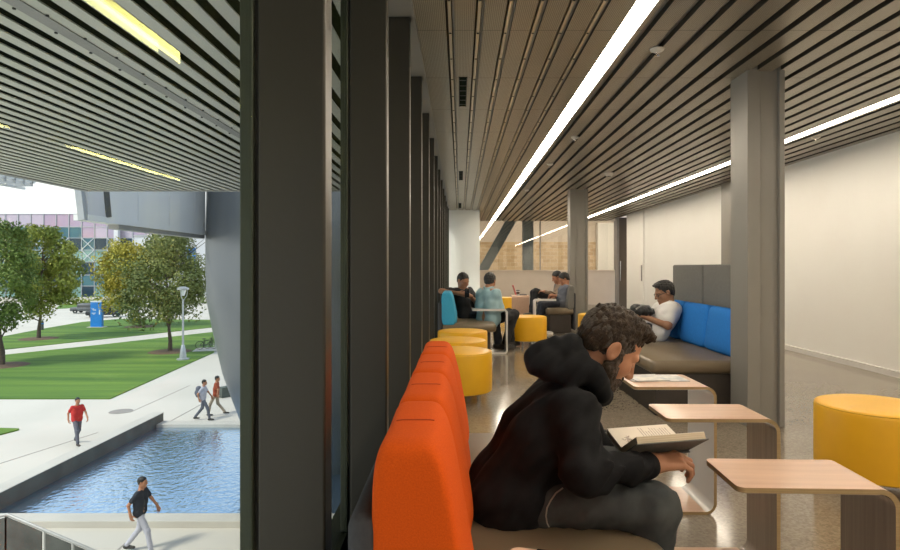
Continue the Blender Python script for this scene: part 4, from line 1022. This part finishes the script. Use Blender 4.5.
# trees
def tree(label, base, crown, rx, rz, leaf, trunk_h, n=5200, ls=.30, seed=1, mulch=True):
    rg = random.Random(seed); X, Y = base
    e = thing('tree', label, 'tree', (X, Y, GZ), group='campus trees'); cx, cz = crown[0]-X, crown[1]-GZ
    t = MB(); top = cz+rz*.4
    t.tube([(0, 0, -.02), (.03, 0, trunk_h*.5), (cx*.3, .05, trunk_h), (cx*.8, 0, cz), (cx, 0, top)], .19, 8, r1=.04)
    for k in range(16):
        a = rg.uniform(0, 2*PI); z0 = trunk_h*.8+rg.random()*(cz-trunk_h*.8+rz*.3); r = rx*rg.uniform(.5, .85)
        u = min(1, z0/cz); b = Vector((cx*u, 0, z0)); t.tube([b, b+Vector((math.cos(a)*r*.5, math.sin(a)*r*.5, r*.30)), b+Vector((math.cos(a)*r, math.sin(a)*r, r*.7))], .06, 5, r1=.015)
    t.obj('trunk', M['trunk'], e)
    blobs = []
    for k in range(60):
        v = Vector((rg.gauss(0, 1), rg.gauss(0, 1), rg.gauss(0, 1))).normalized()*rg.uniform(.55, .92)
        w = 1 - .35*max(0, v.z) 
        blobs.append((Vector((cx+v.x*rx*w, v.y*rx*w, cz+v.z*rz)), rg.uniform(.20, .36)*rx))
    V, Fc = [], []
    for i in range(n):
        c, r = rg.choice(blobs); v = Vector((rg.gauss(0, 1), rg.gauss(0, 1), rg.gauss(0, 1))).normalized(); p = c + v*r*rg.random()**.4
        nrm = (v+Vector((rg.gauss(0, .6), rg.gauss(0, .6), rg.gauss(0, .6)))).normalized(); a = nrm.orthogonal().normalized(); a.rotate(Matrix.Rotation(rg.uniform(0, 6.28), 3, nrm)); b = nrm.cross(a)
        L, W = ls*rg.uniform(.6, 1.1), ls*rg.uniform(.35, .6); k = len(V)
        V += [p-a*L*.5, p+b*W*.5+nrm*.02, p+a*L*.5, p-b*W*.5+nrm*.02]; Fc.append((k, k+1, k+2, k+3))
    me = bpy.data.meshes.new('foliage'); me.from_pydata([tuple(v) for v in V], [], Fc); link('foliage', me, leaf, e, smooth=False)
    if mulch: struct(MB().lathe([(1.6, 0), (1.4, .06), (.3, .09)], (X, Y, GZ+.02), 28).obj('mulch_bed', M['mulch']))
def tr(label, bx, by, x0, x1, y0, y1, leaf, seed, **k):
    X, Y = G(bx, by); s = Y/F; cx, cy = (x0+x1)/2, (y0+y1)/2
    tree(label, (X, Y), ((cx-460)*s, EYE-(cy-267)*s), (x1-x0)/2*s*1.12, (y1-y0)/2*s*1.08, leaf, max(1.0, (by-y1)*s), seed=seed, **k)
tr('dark green tree cut off by the left edge, nearest the camera', 2, 366, -46, 32, 206, 338, M['fern'], 3, n=13000, ls=.27)
tr('bushy olive green tree second from the left', 38.7, 339, 12, 74, 220, 318, M['leafmid'], 5, n=13000, ls=.34)
tr('yellowish tree to the right of the blue sign', 140, 327, 101, 165, 236, 318, M['leafyellow'], 8, n=10000, ls=.38)
tr('grey-green tree behind the lamp post', 170, 352, 123, 209, 233, 330, M['leafgrey'], 11, n=15000, ls=.28)
def shrub(label, x, y, w, h, leaf, seed):
    X, Y = G(x, y); rg = random.Random(seed); V, Fc = [], []
    for i in range(500):
        p = Vector((rg.gauss(0, w*.4), rg.gauss(0, .5), abs(rg.gauss(0, h*.45)))); a = Vector((rg.gauss(0, 1), rg.gauss(0, 1), rg.gauss(0, 1))).normalized(); b = a.orthogonal().normalized(); k = len(V)
        V += [p-a*.2, p+b*.14, p+a*.2, p-b*.14]; Fc.append((k, k+1, k+2, k+3))
    me = bpy.data.meshes.new('shrub'); me.from_pydata([tuple(v) for v in V], [], Fc); o = link('shrub', me, leaf, None, smooth=False, loc=(X, Y, GZ)); tag(o, label, 'shrub')
shrub('low green shrub left of the blue sign, before the glass building', 83, 305, 6, 1.6, M['leafmid'], 1)
shrub('low green shrub right of the blue sign, under the yellowish tree', 116, 309, 6, 1.5, M['fern'], 2)
shrub('distant green shrub at the foot of the pale building', 200, 303.5, 9, 4, M['fern'], 4)
# parked bicycle
def bike(label, px, py, rz, s=1.0):
    X, Y = G(px, py); e = thing('bicycle', label, 'bicycle', (X, Y, GZ+.04), rz, group='parked bicycles')
    for x in (-.52, .52):
        w = MB().torus((x, 0, .34), .32, .024, 'Y', 28).obj('wheel', M['black'], e); t = MB()
        for k in range(10): a = 2*PI*k/10; t.tube([(x, 0, .34), (x+.3*math.cos(a), 0, .34+.3*math.sin(a))], .004, 4)
        t.obj('spoke', M['chrome'], w)
    t = MB()
    for a, b in (((-.52, .34), (-.12, .30)), ((-.12, .30), (-.22, .80)), ((-.52, .34), (-.20, .72)), ((-.20, .72), (.36, .76)), ((-.12, .30), (.38, .66)), ((.34, .90), (.52, .34))): t.tube([(a[0], 0, a[1]), (b[0], 0, b[1])], .02, 6)
    t.obj('bike_frame', M['black'], e); MB().box(-.34, -.10, -.06, .06, .80, .86, bev=.02).obj('saddle', M['black'], e); MB().tube([(.40, -.25, .98), (.34, -.1, .94), (.34, .1, .94), (.40, .25, .98)], .014, 6).obj('handlebar', M['black'], e)
bike('black parked bicycle left of the other, beside the metal drum', 207, 349.5, .5); bike('black parked bicycle half hidden behind the metal drum', 214, 348.5, .7)
# lamp post
X, Y = G(183, 360); e = thing('lamp_post', 'slim grey lamp post on the lawn in front of the tree', 'street lamp', (X, Y, GZ+.03))
MB().lathe([(.42, 0), (.42, .08), (.24, .1), (.20, .5), (.12, 1.0), (.075, 1.05)], n=24).obj('base', M['lamp'], e); MB().lathe([(.075, 1.05), (.06, 4.3)], n=16).obj('pole', M['lamp'], e)
t = MB()
for k in range(3):
    a = 2*PI*k/3+.5; t.tube([(.05*math.cos(a), .05*math.sin(a), 4.2), (.26*math.cos(a), .26*math.sin(a), 4.6), (.30*math.cos(a), .30*math.sin(a), 5.0)], .022, 6)
t.obj('bracket', M['lamp'], e); MB().lathe([(.1, 4.55), (.22, 4.95)], n=20).obj('lens', M['lampglass'], e); MB().lathe([(.40, 4.98), (.40, 5.1), (.15, 5.2)], n=24).obj('lamp_cap', M['lamp'], e)
# blue sign
X, Y = G(97, 327.5); e = thing('sign_pillar', 'tall blue campus sign pillar with white lettering on the lawn', 'sign', (X, Y, GZ+.02))
MB().box(-.62, .62, -.18, .18, 0, 2.75, bev=.02).obj('panel', M['signblue'], e, smooth=False); MB().box(-.62, .62, -.18, .18, 2.76, 2.9).obj('cap', M['signwhite'], e, smooth=False); MB().box(-.9, .9, -.4, .4, -.02, .06).obj('plinth', M['kerb'], e, smooth=False)
t = MB()
for z, a, b in ((2.05, -.48, -.2), (1.95, -.42, -.02), (1.88, -.30, .02), (1.58, -.48, -.02), (1.50, -.40, -.1), (1.42, -.3, -.2)): t.box(a, b, -.19, -.18, z-.022, z+.022)
t.obj('lettering', M['signwhite'], e, smooth=False)
MB().box(.32, .46, -.19, -.18, 1.42, 1.95).lathe([(.001, -.01), (.001, .01)], (0, 0, 0), 3).obj('arrow_mark', M['signwhite'], e, smooth=False)
MB().tube([(.33, -.185, 2.05), (.40, -.185, 2.12), (.47, -.185, 2.05), (.40, -.185, 1.98)], .05, 6, closed=True).obj('round_mark', M['signwhite'], e)
# far glass building
e = thing('glass_building', 'large glass building with pinkish upper panes behind the trees', 'building', ((0-460)*130/F, 130, GZ))
cw = 12.7*130/F; nx = 16; x0 = (6-460)*130/F - e.location.x; rows = [297, 286, 275, 262, 250, 238, 227, 214]
zs = [EYE-(y-267)*130/F - GZ for y in rows]; zs[0] = 0; rg = random.Random(4); t = MB()
x0 -= 4*cw
for r in range(7):
    for c in range(nx):
        px = 6+(c-4)*12.7
        mi = {6: 0 if c > 6 else 1, 5: 2 if px < 70 else (1 if c % 2 else 0), 4: 4 if c % 2 else 2, 3: 3, 2: 3 if rg.random() < .7 else 4, 1: 4 if rg.random() < .6 else 2, 0: 3 if rg.random() < .5 else 4}[r]
        t.box(x0+c*cw+.08, x0+(c+1)*cw-.08, -.1, 0, zs[r]+.08, zs[r+1]-.08, mi)
t.obj('glass_facade', [M['g_pink'], M['g_pale'], M['g_teal'], M['g_green'], M['g_dark']], e, smooth=False)
t = MB(); t.box(x0, x0+nx*cw, .0, 12, 0, zs[-1])
for c in range(nx+1): t.box(x0+c*cw-.07, x0+c*cw+.07, -.25, 0, 0, zs[-1])
for z in zs[1:]: t.box(x0, x0+nx*cw, -.22, 0, z-.07, z+.07)
t.obj('facade_frame', M['lamp'], e, smooth=False)
t = MB()
for c in range(2, nx, 2):
    for r in (3, 4): 
        a, b = x0+c*cw, x0+(c+1)*cw
        t.tube([(a, -.3, zs[r]), (b, -.3, zs[r+1])], .09, 5); t.tube([(b, -.3, zs[r]), (a, -.3, zs[r+1])], .09, 5)
t.obj('cross_bracing', M['bldwhite'], e, smooth=False)
xp = (120-460)*130/F - e.location.x; MB().box(xp-.45, xp+.45, -1.6, -.7, 0, EYE-(221-267)*130/F-GZ).obj('white_pillar', M['bldwhite'], e, smooth=False)
e = thing('pale_building', 'pale grey-white building with a blue banner behind the grey-green tree', 'building', ((175-460)*118/F, 118, GZ))
MB().box(-8, 14, 0, 10, 0, EYE-(236-267)*118/F-GZ).obj('wall_block', M['bldwhite'], e, smooth=False)
xb = (191-175)*118/F; MB().box(xb-.9, xb+.9, -.12, 0, EYE-(270-267)*118/F-GZ, EYE-(248-267)*118/F-GZ).obj('banner', M['signblue'], e, smooth=False)
MB().box(-8.1, 14.1, -.2, 10, EYE-(236-267)*118/F-GZ, EYE-(235-267)*118/F-GZ).obj('roof_edge', M['lamp'], e, smooth=False)
# low wall + parked cars in front of it
o = MB().box(-110, -20, 112, 112.5, GZ, GZ+1.0).obj('boundary_wall', M['kerb'], smooth=False); struct(o)
def car(label, px, py, m, rz=0):
    X, Y = G(px, py); e = thing('car', label, 'car', (X, Y, GZ), rz, group='distant parked cars')
    t = MB(); t.box(-2.1, 2.1, -.85, .85, .3, .85, bev=.15); t.box(-1.2, 1.0, -.75, .75, .8, 1.4, bev=.2); t.obj('car_body', m, e)
    for x in (-1.35, 1.35):
        for y in (-.82, .82): MB().torus((x, y, .32), .22, .1, 'Y', 16).obj('wheel', M['black'], e)
car('dark parked car to the left of the blue sign', 88, 313, M['paneldark'], .1); car('dark parked car right behind the blue sign', 105, 317, M['black'], .3)

# people outdoors, caught mid-stride
def walker(label, px, py, f, mats, phase=1, vox=.014, pack=False, short=True):
    X, Y = G(px, py); f = Vector((f[0], f[1], 0)).normalized(); l = Vector((0, 0, 1)).cross(f); b = Vector((X, Y, GZ))
    up = Vector((0, 0, 1)); p = b+up*.96
    kR, kL = b+f*(.22*phase)+up*.52-l*.09, b-f*(.06*phase)+up*.50+l*.09
    aR, aL = b+f*(.30*phase)+up*.09-l*.09, b-f*(.36*phase)+up*.12+l*.09
    eR, eL = b-f*.14*phase+up*1.17-l*.24, b+f*.14*phase+up*1.17+l*.24
    wR, wL = b+f*(.02-.10*phase)+up*.95-l*.26, b+f*(.12+.16*phase)+up*.98+l*.25
    body, Hh, _, sh = person(label, f, p, b+f*.03+up*1.46, b+f*.06+up*1.63, f, .1, ((eR, wR, (f.x*.3, f.y*.3, -1), tuple(-l)), (eL, wL, (f.x*.3, f.y*.3, -1), tuple(l))), ((kR, aR), (kL, aL)), vox, mats, short=short, vhand=.008, vh=.009, full=tuple(f))
    if pack:
        S = SD(); c = b-f*.18+up*1.24; A = lambda v: np.array(v, float)
        S.cap(A(c+up*.12), A(c-up*.14), .12, .13, k=.05); S.ell(A(c-f*.08-up*.05), (.09, .09, .11), k=.04); o = sdobj('backpack', [S.mesh(.012)], M['greycloth']); tag(o, 'grey backpack worn by the walker at the pool edge', 'bag')
    return body
sk = M['skin']
walker('person in red shirt walking along the pool walk', 77, 444, (.8, -.6), dict(skin=sk, hair=M['blackhair'], shirt=M['red_cloth'], pants=M['greycloth'], shoe=M['shoe']))
walker('person in pale shirt with a backpack, walking by the far pool kerb', 203, 420, (1, .1), dict(skin=sk, hair=M['blackhair'], shirt=M['lilac_cloth'], pants=M['greycloth'], shoe=M['shoe']), pack=True)
walker('person in rust shirt and khaki trousers, by the far pool kerb', 216, 415, (1, .15), dict(skin=sk, hair=M['blackhair'], shirt=M['rust_cloth'], pants=M['khaki'], shoe=M['shoe']), phase=-1)
walker('person in dark top and pale trousers walking in front of the pool', 140, 552, (1, .0), dict(skin=sk, hair=M['blackhair'], shirt=M['navy'], pants=M['lilac_cloth'], shoe=M['shoe']))
X, Y = G(42, 330); e = thing('bollard', 'small dark figure-like bollard near the olive tree trunk', 'bollard', (X, Y, GZ+.03)); MB().lathe([(.16, 0), (.16, .8), (.1, .95)], n=14).obj('post', M['paneldark'], e); MB().lathe([(.17, .6), (.17, .7)], n=14).obj('band', M['signblue'], e)

# ================================================================== SKY, SUN, CAMERA
w = bpy.data.worlds.new('sky'); SC.world = w; w.use_nodes = True; nt = w.node_tree; bg = nt.nodes['Background']
tc = nt.nodes.new('ShaderNodeTexCoord'); s = nt.nodes.new('ShaderNodeSeparateXYZ'); nt.links.new(tc.outputs['Generated'], s.inputs[0])
r = nt.nodes.new('ShaderNodeValToRGB'); e = r.color_ramp.elements
e[0].position = .0; e[0].color = (1.0, 1.0, 1.0, 1); e[1].position = .75; e[1].color = (.28, .45, .78, 1)
e2 = r.color_ramp.elements.new(.18); e2.color = (.97, .99, 1.0, 1)
e3 = r.color_ramp.elements.new(.36); e3.color = (.50, .68, .93, 1)
nt.links.new(s.outputs[2], r.inputs['Fac'])
n = nt.nodes.new('ShaderNodeTexNoise'); n.inputs['Scale'].default_value = 3.5; n.inputs['Detail'].default_value = 6; nt.links.new(tc.outputs['Generated'], n.inputs['Vector'])
mr = nt.nodes.new('ShaderNodeMapRange'); mr.inputs['From Min'].default_value = .48; mr.inputs['From Max'].default_value = .66; nt.links.new(n.outputs['Fac'], mr.inputs['Value'])
x = nt.nodes.new('ShaderNodeMix'); x.data_type = 'RGBA'; x.inputs[7].default_value = (.95, .96, .98, 1)
nt.links.new(mr.outputs[0], x.inputs[0]); nt.links.new(r.outputs[0], x.inputs[6]); nt.links.new(x.outputs[2], bg.inputs['Color'])
bg.inputs['Strength'].default_value = 1.05
sun = bpy.data.lights.new('sun', 'SUN'); sun.energy = 2.6; sun.angle = math.radians(12); sun.color = (1, .95, .86)
so = bpy.data.objects.new('sun', sun); COL.objects.link(so); so.rotation_euler = Vector((.50, .45, -.85)).to_track_quat('-Z', 'Y').to_euler()

cam = bpy.data.cameras.new('camera'); cam.sensor_width = 36; cam.lens = 24; cam.shift_x = -10/900; cam.shift_y = -8/900; cam.clip_start = .02; cam.clip_end = 600
co = bpy.data.objects.new('camera', cam); COL.objects.link(co); co.location = (0, 0, EYE); co.rotation_euler = (PI/2, 0, 0); SC.camera = co
SC.view_settings.view_transform = 'Standard'; SC.view_settings.look = 'None'; SC.view_settings.gamma = 1; SC.view_settings.exposure = 0.55; SC.view_settings.use_curve_mapping = False
